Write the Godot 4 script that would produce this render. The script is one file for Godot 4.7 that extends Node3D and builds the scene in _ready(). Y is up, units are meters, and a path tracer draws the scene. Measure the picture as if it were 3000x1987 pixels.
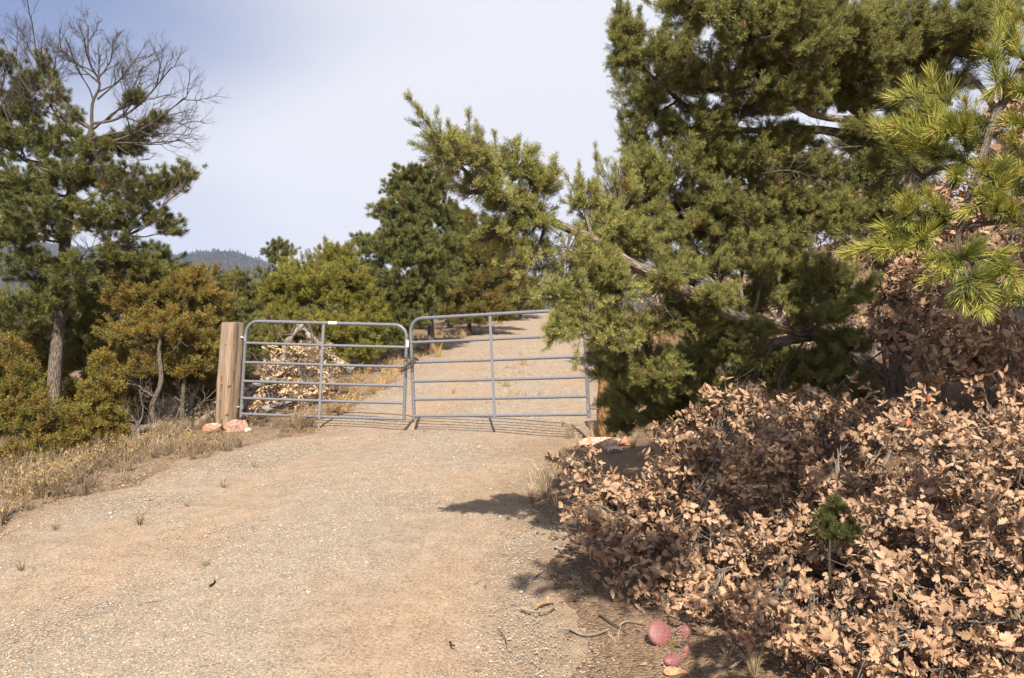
extends Node3D

const EYE := Vector3(0, 1.6, 0)
var LEFT_EDGE := [Vector2(-4, -4.6), Vector2(2, -4.2), Vector2(5.7, -3.8), Vector2(7.5, -3.4), Vector2(10, -2.75), Vector2(13.3, -2.5), Vector2(18.4, -2.4), Vector2(25.5, -1.5), Vector2(36, 0.4), Vector2(60, 5), Vector2(120, 18)]
var RIGHT_EDGE := [Vector2(-4, 0.5), Vector2(2, 0.3), Vector2(4, 0.25), Vector2(6.5, 0.3), Vector2(8, 0.6), Vector2(9.6, 1.2), Vector2(13, 2.0), Vector2(18, 2.2), Vector2(25, 3.2), Vector2(36, 5), Vector2(60, 9.5), Vector2(120, 23)]
var rng := RandomNumberGenerator.new()
var nz := FastNoiseLite.new()
var taken := {}
var count_foliage := 0
var mats := {}
var juniper_near: Array = []
var juniper_far: Array = []
var pinyon_near: Array = []
var pinyon_far: Array = []
var oak_leaves: Array = []
var oak_tones: Array = []


# ---------------------------------------------------------------- mesh building
class MB:
	var v := PackedVector3Array()
	var n := PackedVector3Array()
	var uv := PackedVector2Array()
	var c := PackedColorArray()
	var ix := PackedInt32Array()

	func vert(p: Vector3, nn: Vector3, t: Vector2, col: Color) -> int:
		v.append(p)
		n.append(nn)
		uv.append(t)
		c.append(col)
		return v.size() - 1

	func tri(a: Vector3, b: Vector3, d: Vector3, col: Color) -> void:
		var nn := (d - a).cross(b - a).normalized()
		var k := v.size()
		v.append(a)
		v.append(b)
		v.append(d)
		for i in 3:
			n.append(nn)
			uv.append(Vector2.ZERO)
			c.append(col)
			ix.append(k + i)

	func quad(a: Vector3, b: Vector3, d: Vector3, e: Vector3, col: Color) -> void:
		tri(a, b, d, col)
		tri(a, d, e, col)

	func ribbon(p: Vector3, q: Vector3, side: Vector3, w: float, tip: float, col: Color) -> void:
		var s := side * w * 0.5
		var t := side * w * 0.5 * tip
		if tip <= 0.0:
			tri(p - s, p + s, q, col)
		else:
			quad(p - s, p + s, q + t, q - t, col)

	func tube(pts: PackedVector3Array, radii: PackedFloat32Array, sides: int, col: Color, rough := 0.0, noise: FastNoiseLite = null, capped := false) -> void:
		var m := pts.size()
		if m < 2:
			return
		var t := (pts[1] - pts[0]).normalized()
		var nn := t.cross(Vector3(0.31, 0.2, 0.93)).normalized()
		if nn.length() < 0.1:
			nn = t.cross(Vector3.RIGHT).normalized()
		var start := v.size()
		var along := 0.0
		for i in m:
			if i > 0:
				along += pts[i].distance_to(pts[i - 1])
			var t2 := t
			if i < m - 1:
				t2 = (pts[i + 1] - pts[maxi(i - 1, 0)]).normalized()
			else:
				t2 = (pts[i] - pts[i - 1]).normalized()
			nn = (nn - t2 * nn.dot(t2)).normalized()
			var b := t2.cross(nn)
			t = t2
			for j in sides + 1:
				var a := TAU * float(j % sides) / sides
				var dir := nn * cos(a) + b * sin(a)
				var r := radii[i]
				var shade := col
				if rough > 0.0:
					var q := noise.get_noise_3dv((pts[i] + dir * r) * Vector3(60, 14, 60))
					r *= 1.0 + rough * q
				v.append(pts[i] + dir * r)
				n.append(dir)
				uv.append(Vector2(float(j) / sides * maxf(1.0, roundf(radii[0] * 12.0)), along * 1.5))
				c.append(shade)
		for i in m - 1:
			for j in sides:
				var a := start + i * (sides + 1) + j
				var d := a + sides + 1
				ix.append_array([a, d, d + 1, a, d + 1, a + 1])
		if capped:
			for e in [0, m - 1]:
				var k: int = start + e * (sides + 1)
				var out: Vector3 = (pts[0] - pts[1]).normalized() if e == 0 else (pts[m - 1] - pts[m - 2]).normalized()
				for j in range(1, sides - 1):
					var p := [v[k], v[k + j], v[k + j + 1]]
					if ((p[2] - p[0]).cross(p[1] - p[0])).dot(out) > 0.0:
						tri(p[0], p[1], p[2], col)
					else:
						tri(p[0], p[2], p[1], col)

	func box(t: Transform3D, s: Vector3, bevel: float, col: Color) -> void:
		# a chamfered box
		var h := s * 0.5
		var b := minf(bevel, minf(h.x, minf(h.y, h.z)) * 0.9)
		var corner := func(sx, sy, sz, ax): 
			var p := Vector3(sx * (h.x - (0.0 if ax == 0 else b)), sy * (h.y - (0.0 if ax == 1 else b)), sz * (h.z - (0.0 if ax == 2 else b)))
			return t * p
		var mid := t.origin
		var faces := []
		for ax in 3:
			for sg in [-1.0, 1.0]:
				var f := []
				for k in [[-1.0, -1.0], [1.0, -1.0], [1.0, 1.0], [-1.0, 1.0]]:
					var q := [0.0, 0.0, 0.0]
					q[ax] = sg
					q[(ax + 1) % 3] = k[0]
					q[(ax + 2) % 3] = k[1]
					f.append(corner.call(q[0], q[1], q[2], ax))
				faces.append(f)
		for ax in 3:
			var o1 := (ax + 1) % 3
			var o2 := (ax + 2) % 3
			for s1 in [-1.0, 1.0]:
				for s2 in [-1.0, 1.0]:
					var f := []
					for k in [[-1.0, o1], [1.0, o1], [1.0, o2], [-1.0, o2]]:
						var q := [0.0, 0.0, 0.0]
						q[ax] = k[0]
						q[o1] = s1
						q[o2] = s2
						f.append(corner.call(q[0], q[1], q[2], k[1]))
					faces.append(f)
		for sx in [-1.0, 1.0]:
			for sy in [-1.0, 1.0]:
				for sz in [-1.0, 1.0]:
					faces.append([corner.call(sx, sy, sz, 0), corner.call(sx, sy, sz, 1), corner.call(sx, sy, sz, 2)])
		for f in faces:
			var ctr := Vector3.ZERO
			for p in f:
				ctr += p
			ctr /= f.size()
			var nn: Vector3 = (f[2] - f[0]).cross(f[1] - f[0])
			if nn.dot(ctr - mid) < 0.0:
				f.reverse()
			tri(f[0], f[1], f[2], col)
			if f.size() == 4:
				tri(f[0], f[2], f[3], col)

	func mesh(mat: Material, flat := false) -> ArrayMesh:
		var a := []
		a.resize(Mesh.ARRAY_MAX)
		a[Mesh.ARRAY_VERTEX] = v
		if not flat:
			a[Mesh.ARRAY_NORMAL] = n
		a[Mesh.ARRAY_TEX_UV] = uv
		a[Mesh.ARRAY_COLOR] = c
		a[Mesh.ARRAY_INDEX] = ix
		var m := ArrayMesh.new()
		m.add_surface_from_arrays(Mesh.PRIMITIVE_TRIANGLES, a)
		m.surface_set_material(0, mat)
		return m


# ---------------------------------------------------------------- scene bookkeeping
func numbered(called: String) -> String:
	var k: int = taken.get(called, 0)
	taken[called] = k + 1
	return called if k == 0 else "%s_%03d" % [called, k]

func tag(o: Node3D, label: String, category: String, group := "", kind := "") -> void:
	if label:
		o.set_meta("label", label)
	if category:
		o.set_meta("category", category)
	if group:
		o.set_meta("group", group)
	if kind:
		o.set_meta("kind", kind)

func thing(called: String, label: String, category: String, at: Vector3, group := "") -> Node3D:
	var o := Node3D.new()
	o.name = numbered(called)
	add_child(o)
	o.position = at
	tag(o, label, category, group)
	return o

func part(called: String, m: Mesh, parent: Node3D, kind := "", label := "") -> MeshInstance3D:
	var o := MeshInstance3D.new()
	o.name = called if parent != self else numbered(called)
	o.mesh = m
	parent.add_child(o, true)
	if kind:
		o.set_meta("kind", kind)
	if label:
		o.set_meta("label", label)
	return o

func many(called: String, m: Mesh, xf: Array, cols: PackedColorArray, parent: Node3D) -> void:
	if xf.is_empty():
		return
	var mm := MultiMesh.new()
	mm.transform_format = MultiMesh.TRANSFORM_3D
	mm.use_colors = true
	mm.mesh = m
	mm.instance_count = xf.size()
	for i in xf.size():
		mm.set_instance_transform(i, xf[i])
		mm.set_instance_color(i, cols[i])
	var o := MultiMeshInstance3D.new()
	o.name = called if parent != self else numbered(called)
	o.multimesh = mm
	o.set_meta("kind", "stuff")
	parent.add_child(o, true)
	if parent == self:
		tag(o, "", "", "", "stuff")

func rv() -> Vector3:
	return Vector3(rng.randf_range(-1, 1), rng.randf_range(-1, 1), rng.randf_range(-1, 1))

func facing(dir: Vector3, s: float, at: Vector3) -> Transform3D:
	var y := dir.normalized()
	var x := y.cross(rv() + Vector3(0.01, 0.02, 0.03)).normalized()
	var z := x.cross(y)
	return Transform3D(x * s, y * s, z * s, at)


# ---------------------------------------------------------------- materials
func noise(freq: float, seed_: int, type := FastNoiseLite.TYPE_SIMPLEX_SMOOTH, octaves := 4) -> FastNoiseLite:
	var f := FastNoiseLite.new()
	f.noise_type = type
	f.frequency = freq
	f.seed = seed_
	f.fractal_octaves = octaves
	return f

func noise_picture(f: FastNoiseLite, size: int, ramp: Array = []) -> NoiseTexture2D:
	var t := NoiseTexture2D.new()
	t.width = size
	t.height = size
	t.seamless = true
	t.noise = f
	if ramp.size():
		var g := Gradient.new()
		var at := PackedFloat32Array()
		var co := PackedColorArray()
		for r in ramp:
			at.append(r[0])
			co.append(r[1])
		g.offsets = at
		g.colors = co
		t.color_ramp = g
	return t

func bark(called: String, col: Color, dark: Color, bump := 1.5) -> StandardMaterial3D:
	var m := StandardMaterial3D.new()
	m.resource_name = called
	m.vertex_color_use_as_albedo = true
	m.roughness = 0.9
	m.metallic_specular = 0.2
	m.albedo_texture = noise_picture(noise(0.03, called.hash() % 1000, FastNoiseLite.TYPE_SIMPLEX, 5), 256, [[0.25, dark.linear_to_srgb()], [0.55, col.linear_to_srgb()], [0.85, (col * 1.35).linear_to_srgb()]])
	m.uv1_scale = Vector3(1.6, 0.5, 1)
	m.heightmap_enabled = true
	m.heightmap_texture = noise_picture(noise(0.05, called.hash() % 777, FastNoiseLite.TYPE_SIMPLEX, 4), 256)
	m.heightmap_scale = bump
	return m

func leafy(called: String, rough := 0.55, back := 0.25) -> StandardMaterial3D:
	var m := StandardMaterial3D.new()
	m.resource_name = called
	m.vertex_color_use_as_albedo = true
	m.roughness = rough
	m.metallic_specular = 0.35
	m.cull_mode = BaseMaterial3D.CULL_DISABLED
	if back > 0.0:
		m.backlight_enabled = true
		m.backlight = Color(back, back, back)
	return m

func plain(called: String, col: Color, rough := 0.8, spec := 0.4) -> StandardMaterial3D:
	var m := StandardMaterial3D.new()
	m.resource_name = called
	m.vertex_color_use_as_albedo = true
	m.albedo_color = col.linear_to_srgb()
	m.roughness = rough
	m.metallic_specular = spec
	return m

func earth(called: String, seed_: int, tones: Array, relief: float, cells: float) -> StandardMaterial3D:
	var m := StandardMaterial3D.new()
	m.resource_name = called
	m.vertex_color_use_as_albedo = true
	m.roughness = 0.95
	m.metallic_specular = 0.2
	var f := noise(cells, seed_, FastNoiseLite.TYPE_CELLULAR, 2)
	f.fractal_type = FastNoiseLite.FRACTAL_FBM
	f.fractal_gain = 0.45
	f.cellular_return_type = FastNoiseLite.RETURN_CELL_VALUE
	f.cellular_jitter = 1.0
	m.albedo_texture = noise_picture(f, 1024, tones)
	var g := noise(cells, seed_, FastNoiseLite.TYPE_CELLULAR, 3)
	g.fractal_type = FastNoiseLite.FRACTAL_FBM
	g.cellular_return_type = FastNoiseLite.RETURN_DISTANCE
	m.heightmap_enabled = true
	m.heightmap_texture = noise_picture(g, 1024)
	m.heightmap_scale = relief
	m.heightmap_flip_texture = true
	m.uv1_triplanar = true
	m.uv1_world_triplanar = true
	m.uv1_scale = Vector3.ONE * 0.83
	m.detail_enabled = true
	m.detail_blend_mode = BaseMaterial3D.BLEND_MODE_MUL
	m.detail_uv_layer = BaseMaterial3D.DETAIL_UV_2
	m.detail_albedo = noise_picture(noise(0.02, seed_ + 5, FastNoiseLite.TYPE_SIMPLEX, 6), 512, [[0.2, Color(0.93, 0.925, 0.92)], [0.5, Color(0.97, 0.965, 0.96)], [0.8, Color(1, 1, 1)]])
	m.uv2_triplanar = true
	m.uv2_world_triplanar = true
	m.uv2_scale = Vector3.ONE * 0.37
	return m


# ---------------------------------------------------------------- the lie of the land
func table(t: Array, x: float) -> float:
	if x <= t[0].x:
		return t[0].y
	for i in t.size() - 1:
		if x <= t[i + 1].x:
			return lerpf(t[i].y, t[i + 1].y, (x - t[i].x) / (t[i + 1].x - t[i].x))
	return t[t.size() - 1].y

func rise(d: float) -> float:
	if d < 10.0:
		return 0.036 * maxf(d, -8.0)
	if d < 12.0:
		return 0.36 + 0.036 * (d - 10.0) + 0.011 * (d - 10.0) * (d - 10.0)
	if d < 38.0:
		return 0.476 + 0.08 * (d - 12.0)
	if d < 46.0:
		return 2.556 + 0.08 * (d - 38.0) - 0.0056 * (d - 38.0) * (d - 38.0)
	return maxf(2.8376 - 0.01 * (d - 46.0), -2.0)

func height(x: float, z: float, bumps := true) -> float:
	var d := -z
	var y := rise(d)
	var l := table(LEFT_EDGE, d)
	var r := table(RIGHT_EDGE, d)
	var off := 0.0
	if x < l:
		off = l - x
		y -= minf(0.08 * off * off / (off + 1.0), 4.0)
	if x > r:
		off = x - r
		var u := 22.0 * (1.0 - exp(-off / 22.0))
		y += 0.5 * (sqrt(u * u + 2.25) - 1.5)
	if bumps and off > 0.0:
		y += nz.get_noise_2d(x * 40.0, z * 40.0) * 0.06 * minf(off, 1.0) + nz.get_noise_2d(x * 6.0 + 99.0, z * 6.0) * 0.25 * clampf((off - 2.0) / 6.0, 0.0, 1.0)
	return y

func ground_at(p: Vector3) -> Vector3:
	return Vector3(p.x, height(p.x, p.z), p.z)

func spread(u: float, near: float, far: float) -> float:
	# from -1..1 to -far..far with fine steps round zero
	var k := asinh(far / near)
	return near * sinh(u * k)

func make_ground() -> void:
	var b := MB.new()
	var nx := 300
	var nd := 340
	var gully := noise(0.35, 41)
	for i in nd + 1:
		var t := float(i) / nd
		var d := -8.0 + 5.0 * sinh(t * asinh(2008.0 / 5.0))
		if t < 0.1:
			d = -8.0 + 5.0 * sinh(0.1 * asinh(2008.0 / 5.0)) * t / 0.1
		for j in nx + 1:
			var x := spread(2.0 * j / nx - 1.0, 3.0, 2200.0)
			var z := -d
			var y := height(x, z)
			var l := table(LEFT_EDGE, d)
			var r := table(RIGHT_EDGE, d)
			if x > l - 0.05 and x < r + 0.05 and d < 118.0:
				y -= 0.07 * smoothstep(0.0, 0.5, minf(x - l + 0.05, r + 0.05 - x))
			var e := 0.06
			var hx := height(x + e, z) - height(x - e, z)
			var hz := height(x, z + e) - height(x, z - e)
			var col := Color(0.30, 0.215, 0.14)
			var g := gully.get_noise_2d(x * 2.0, z * 2.0) * 0.5 + 0.5
			if x < l:
				col = Color(0.35, 0.275, 0.21).lerp(Color(0.25, 0.19, 0.145), clampf((l - x) * 0.8, 0, 1) * g * 1.3)
			elif x > r:
				col = Color(0.32, 0.245, 0.185).lerp(Color(0.27, 0.185, 0.135), clampf((x - r) * 0.5, 0, 1)).lerp(Color(0.19, 0.14, 0.105), g * 0.8)
			if d > 60.0 or absf(x) > 40.0:
				col = Color(0.14, 0.12, 0.07).lerp(Color(0.2, 0.15, 0.09), g)
			b.vert(Vector3(x, y, z), Vector3(-hx, 2 * e, -hz).normalized(), Vector2.ZERO, col)
	for i in nd:
		for j in nx:
			var a := i * (nx + 1) + j
			var c := a + nx + 1
			b.ix.append_array([a, c, c + 1, a, c + 1, a + 1])
	var o := part("ground", b.mesh(earth("litter_soil", 11, [[0.0, Color(0.55, 0.53, 0.5)], [0.35, Color(0.82, 0.79, 0.75)], [0.7, Color(0.95, 0.92, 0.88)], [1.0, Color(1, 0.99, 0.97)]], 1.6, 0.07)), self)
	tag(o, "brown bank and verge of dry soil and litter", "", "", "structure")

func road_dirt(x: float, d: float) -> float:
	# 1 where the tyres have swept the gravel off, 0 where it lies thick
	var l := table(LEFT_EDGE, d)
	var r := table(RIGHT_EDGE, d)
	var u := (x - l) / (r - l)
	var track := exp(-pow((u - 0.30) / 0.1, 2.0)) + exp(-pow((u - 0.86) / 0.13, 2.0))
	return clampf(track * 0.55 + nz.get_noise_2d(x * 55.0, d * 25.0) * 0.8 + nz.get_noise_2d(x * 160.0 + 7.0, d * 130.0) * 0.3 + 0.08, 0.0, 1.0)

func make_road() -> void:
	var b := MB.new()
	var rows := 520
	var cols := 70
	for i in rows + 1:
		var t := float(i) / rows
		var d := -3.5 + 123.0 * (t * 0.2 + 0.8 * t * t * t)
		var l := table(LEFT_EDGE, d) + nz.get_noise_2d(3.0, d * 45.0) * 0.6
		var r := table(RIGHT_EDGE, d) + nz.get_noise_2d(500.0, d * 45.0) * 0.5
		for j in cols + 1:
			var u := float(j) / cols
			var x := lerpf(l, r, u)
			var z := -d
			var side := minf(u, 1.0 - u) * (r - l)
			var fade := smoothstep(0.0, 0.35, side)
			var rut := 0.025 * (exp(-pow((u - 0.30) / 0.1, 2.0)) + exp(-pow((u - 0.86) / 0.12, 2.0)))
			var y := height(x, z, false) + lerpf(-0.03, 0.012, smoothstep(0.0, 0.2, side)) - rut * fade + nz.get_noise_2d(x * 60.0, z * 60.0) * 0.010 * fade
			var dirt := road_dirt(x, d)
			var col := Color(0.375, 0.336, 0.292).lerp(Color(0.42, 0.337, 0.265), dirt)
			col = col.lerp(Color(0.32, 0.255, 0.195), (1.0 - smoothstep(0.0, 0.9, side + nz.get_noise_2d(x * 90.0, z * 90.0) * 0.5)) * 0.85)
			b.vert(Vector3(x, y, z), Vector3.UP, Vector2.ZERO, col)
	for i in rows + 1:
		for j in cols + 1:
			var k := i * (cols + 1) + j
			var px := b.v[k + (1 if j < cols else 0)] - b.v[k - (1 if j > 0 else 0)]
			var pz := b.v[k + ((cols + 1) if i < rows else 0)] - b.v[k - ((cols + 1) if i > 0 else 0)]
			b.n[k] = px.cross(pz).normalized()
			if b.n[k].y < 0.0:
				b.n[k] = -b.n[k]
	for i in rows:
		for j in cols:
			var a := i * (cols + 1) + j
			var c := a + cols + 1
			b.ix.append_array([a, c, c + 1, a, c + 1, a + 1])
	var tones := [[0.0, Color(0.6, 0.6, 0.59)], [0.2, Color(0.78, 0.765, 0.74)], [0.5, Color(0.92, 0.88, 0.83)], [0.8, Color(0.98, 0.94, 0.88)], [1.0, Color(1, 1, 1)]]
	var o := part("gravel_road", b.mesh(earth("gravel", 23, tones, 0.6, 0.115)), self)
	tag(o, "tan gravel track climbing from the foreground through the gate", "", "", "structure")

func stone_shape(s: Vector3, seed_: int, cuts: int, detail: int) -> MB:
	# a lump with flat broken faces
	var r := RandomNumberGenerator.new()
	r.seed = seed_
	var ico := SphereMesh.new()
	ico.radial_segments = 6 * detail
	ico.rings = 3 * detail
	ico.radius = 1.0
	ico.height = 2.0
	var arr := ico.get_mesh_arrays()
	var vv: PackedVector3Array = arr[Mesh.ARRAY_VERTEX]
	var planes := []
	for i in cuts:
		var pn := Vector3(r.randf_range(-1, 1), r.randf_range(-1, 1), r.randf_range(-1, 1)).normalized()
		planes.append([pn, r.randf_range(0.45, 0.8)])
	for i in vv.size():
		var p := vv[i]
		for pl in planes:
			var e: float = p.dot(pl[0]) - pl[1]
			if e > 0.0:
				p -= pl[0] * e
		p *= 1.0 + 0.05 * nz.get_noise_3dv(p * 90.0 + Vector3(seed_, 0, 0))
		vv[i] = p * s
	var b := MB.new()
	var idx: PackedInt32Array = arr[Mesh.ARRAY_INDEX]
	for k in range(0, idx.size(), 3):
		b.tri(vv[idx[k]], vv[idx[k + 1]], vv[idx[k + 2]], Color.WHITE)
	return b


# ---------------------------------------------------------------- foliage pieces
func juniper_sprig(seed_: int, long: float, sides_: int, subs: int, w: float) -> MB:
	var b := MB.new()
	var r := RandomNumberGenerator.new()
	r.seed = seed_
	var bend := Vector3(r.randf_range(-0.25, 0.25), 1, r.randf_range(-0.25, 0.25)).normalized()
	b.ribbon(Vector3.ZERO, bend * long * 0.6, Vector3(1, 0, 0.3).normalized(), w * 0.7, 0.8, Color(0.8, 0.72, 0.6))
	for i in sides_:
		var t := (i + 0.5) / sides_
		var a := i * 2.4 + r.randf_range(-0.5, 0.5)
		var out := Vector3(cos(a), 0, sin(a))
		var dir := (bend * r.randf_range(0.55, 1.0) + out * r.randf_range(0.5, 0.85)).normalized()
		var p := bend * long * (0.08 + t * 0.72)
		var l := long * 0.5 * (1.05 - 0.55 * t) * r.randf_range(0.75, 1.2)
		var q := p + dir * l
		var sd := dir.cross(Vector3(r.randf_range(-1, 1), r.randf_range(-1, 1), r.randf_range(-1, 1))).normalized()
		var tone := r.randf_range(0.8, 1.15)
		b.ribbon(p, q, sd, w, 0.55, Color(tone, tone, tone * 0.95))
		for k in subs:
			var u := (k + 1.0) / (subs + 1.0)
			var d2 := (dir + sd * (0.8 if k % 2 == 0 else -0.8) + dir.cross(sd) * r.randf_range(-0.5, 0.5)).normalized()
			var p2 := p.lerp(q, u)
			b.ribbon(p2, p2 + d2 * l * 0.42 * r.randf_range(0.7, 1.2), d2.cross(Vector3(r.randf_range(-1, 1), 1, r.randf_range(-1, 1))).normalized(), w * 0.9, 0.5, Color(tone, tone, tone) * r.randf_range(0.85, 1.1))
	return b

func needle_tuft(seed_: int, long: float, count: int, w: float, stem: float, segs := 1, wide := 1.25, narrow := 0.35) -> MB:
	var b := MB.new()
	var r := RandomNumberGenerator.new()
	r.seed = seed_
	for i in count:
		var a := i * 2.399 + r.randf_range(-0.2, 0.2)
		var s := float(i) / count
		var open := lerpf(wide, narrow, s) + r.randf_range(-0.2, 0.2)
		var out := Vector3(cos(a), 0, sin(a))
		var dir := (Vector3.UP * cos(open) + out * sin(open)).normalized()
		var p := Vector3(0, stem * s, 0)
		var l := long * r.randf_range(0.75, 1.1)
		var tone := r.randf_range(0.72, 1.18)
		var col := Color(tone, tone, tone * r.randf_range(0.8, 1.1))
		var sd := dir.cross(Vector3(r.randf_range(-1, 1), r.randf_range(-1, 1), r.randf_range(-1, 1))).normalized()
		if segs == 1:
			b.ribbon(p, p + dir * l, sd, w, 0.4, col)
		else:
			var m := p + dir * l * 0.5
			var e := m + (dir + (Vector3.UP - dir) * 0.25).normalized() * l * 0.5
			b.ribbon(p, m, sd, w, 1.0, col)
			b.ribbon(m, e, sd, w, 0.25, col * 1.08)
	return b

func oak_leaf(seed_: int) -> MB:
	# a lobed leaf one unit long that grows along y, curled as dry leaves are
	var b := MB.new()
	var r := RandomNumberGenerator.new()
	r.seed = seed_
	var wide := r.randf_range(0.26, 0.42)
	var curl := r.randf_range(-0.6, 0.75)
	var cup := r.randf_range(-0.7, 0.8)
	var twist := r.randf_range(-0.7, 0.7)
	var st := 8
	var mid := []
	var lft := []
	var rgt := []
	for i in st + 1:
		var t := float(i) / st
		var env := pow(sin(PI * pow(t, 0.75)), 0.7) if i > 0 and i < st else 0.03
		var wl := wide * env * ((1.0 if i % 2 == 1 else 0.62) * r.randf_range(0.85, 1.15))
		var wr := wide * env * ((1.0 if i % 2 == 1 else 0.62) * r.randf_range(0.85, 1.15))
		var fwd := 0.07 if i % 2 == 1 else -0.02
		var ang := twist * t
		var m := Vector3(0, 0.12 + t * 0.88, curl * t * t)
		mid.append(m)
		lft.append(m + Vector3(-wl * cos(ang), fwd, cup * wl - wl * sin(ang)))
		rgt.append(m + Vector3(wr * cos(ang), fwd, cup * wr + wr * sin(ang)))
	b.ribbon(Vector3.ZERO, mid[0], Vector3.RIGHT, 0.03, 1.0, Color(0.8, 0.75, 0.7))
	for i in st:
		var tone := 1.0
		b.quad(lft[i], mid[i], mid[i + 1], lft[i + 1], Color(tone, tone, tone))
		b.quad(mid[i], rgt[i], rgt[i + 1], mid[i + 1], Color(tone, tone, tone) * 0.97)
	return b

func grass_tuft_shape(seed_: int, blades: int, long: float, w: float, lean: float, heads := 0.0) -> MB:
	var b := MB.new()
	var r := RandomNumberGenerator.new()
	r.seed = seed_
	for i in blades:
		var a := r.randf_range(0, TAU)
		var out := Vector3(cos(a), 0, sin(a))
		var l := long * r.randf_range(0.45, 1.1)
		var k := lean * r.randf_range(0.2, 1.2)
		var p := out * r.randf_range(0, 0.12) * long + Vector3(0, -0.01, 0)
		var m := p + (Vector3.UP + out * k * 0.5).normalized() * l * 0.55
		var e := m + (Vector3.UP * 0.8 + out * (k * 1.4) + Vector3(r.randf_range(-0.3, 0.3), r.randf_range(-0.2, 0.1), r.randf_range(-0.3, 0.3))).normalized() * l * 0.5
		var tone := r.randf_range(0.7, 1.2)
		var sd := out.cross(Vector3.UP).rotated(Vector3.UP, r.randf_range(-1.2, 1.2))
		b.ribbon(p, m, sd, w, 0.85, Color(tone * 0.9, tone * 0.88, tone * 0.85))
		b.ribbon(m, e, sd, w * 0.85, 0.2, Color(tone, tone, tone * 0.95))
		if r.randf() < heads:
			for q in 3:
				var o := Vector3(r.randf_range(-1, 1), r.randf_range(-0.2, 1), r.randf_range(-1, 1)) * 0.012
				b.ribbon(e + o, e + o + Vector3(r.randf_range(-1, 1), 1, r.randf_range(-1, 1)).normalized() * 0.02, Vector3(r.randf_range(-1, 1), 0.1, r.randf_range(-1, 1)).normalized(), 0.014, 0.6, Color(1.25, 1.0, 0.6) * tone)
	return b

func make_pieces() -> void:
	mats.juniper = leafy("juniper_scale_leaf", 0.6, 0.5)
	mats.pinyon = leafy("pine_needle", 0.45, 0.3)
	mats.oak = leafy("dry_oak_leaf", 0.75, 0.45)
	mats.grass = leafy("dry_grass_blade", 0.8, 0.3)
	mats.bark_grey = bark("grey_bark", Color(0.24, 0.20, 0.165), Color(0.10, 0.085, 0.07), 2.0)
	mats.bark_pale = bark("pale_juniper_bark", Color(0.36, 0.30, 0.25), Color(0.17, 0.135, 0.11), 1.5)
	mats.bark_dark = bark("dark_bark", Color(0.14, 0.11, 0.09), Color(0.06, 0.05, 0.042), 2.5)
	mats.dead = bark("dead_wood", Color(0.27, 0.235, 0.2), Color(0.12, 0.105, 0.09), 1.0)
	mats.oak_twig = bark("oak_twig", Color(0.29, 0.25, 0.21), Color(0.16, 0.13, 0.11), 0.3)
	mats.twig = plain("twig", Color(0.22, 0.18, 0.145))
	for i in 4:
		juniper_near.append(juniper_sprig(100 + i, 0.095, 11, 4, 0.0030).mesh(mats.juniper, true))
		juniper_far.append(juniper_sprig(200 + i, 0.15, 8, 3, 0.0075).mesh(mats.juniper, true))
		pinyon_near.append(needle_tuft(300 + i, 0.05, 30, 0.0032, 0.04).mesh(mats.pinyon, true))
		pinyon_far.append(needle_tuft(400 + i, 0.075, 24, 0.007, 0.06).mesh(mats.pinyon, true))
	var tones := [Color(0.408, 0.255, 0.153), Color(0.347, 0.214, 0.127), Color(0.463, 0.311, 0.194), Color(0.269, 0.157, 0.093), Color(0.426, 0.255, 0.162)]
	for c in tones:
		var m := leafy("dry_oak_leaf", 0.75, 0.45)
		m.albedo_color = (c as Color).linear_to_srgb()
		oak_tones.append(m)
	for i in 10:
		oak_leaves.append(oak_leaf(500 + i).mesh(mats.oak, true))


# ---------------------------------------------------------------- trees
func curve(a: Vector3, c: Vector3, b: Vector3, k: int, wob: float) -> PackedVector3Array:
	var out := PackedVector3Array()
	var off := Vector3.ZERO
	for i in k + 1:
		var t := float(i) / k
		if i > 0 and i < k:
			off += rv() * wob
		out.append(a.lerp(c, t).lerp(c.lerp(b, t), t) + off * (1.0 if i < k else 0.0))
	return out

func taper(k: int, r0: float, r1: float) -> PackedFloat32Array:
	var out := PackedFloat32Array()
	for i in k:
		out.append(lerpf(r0, r1, pow(float(i) / maxf(k - 1, 1), 0.8)))
	return out

func smooth_path(p: Array, k: int) -> PackedVector3Array:
	# a Catmull-Rom curve through the points
	var out := PackedVector3Array()
	for i in p.size() - 1:
		var a: Vector3 = p[maxi(i - 1, 0)]
		var b: Vector3 = p[i]
		var c: Vector3 = p[i + 1]
		var d: Vector3 = p[mini(i + 2, p.size() - 1)]
		for j in k:
			out.append(b.cubic_interpolate(c, a, d, float(j) / k))
	out.append(p[p.size() - 1])
	return out

func local(p: PackedVector3Array, o: Vector3) -> PackedVector3Array:
	var out := PackedVector3Array()
	for q in p:
		out.append(q - o)
	return out

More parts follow.
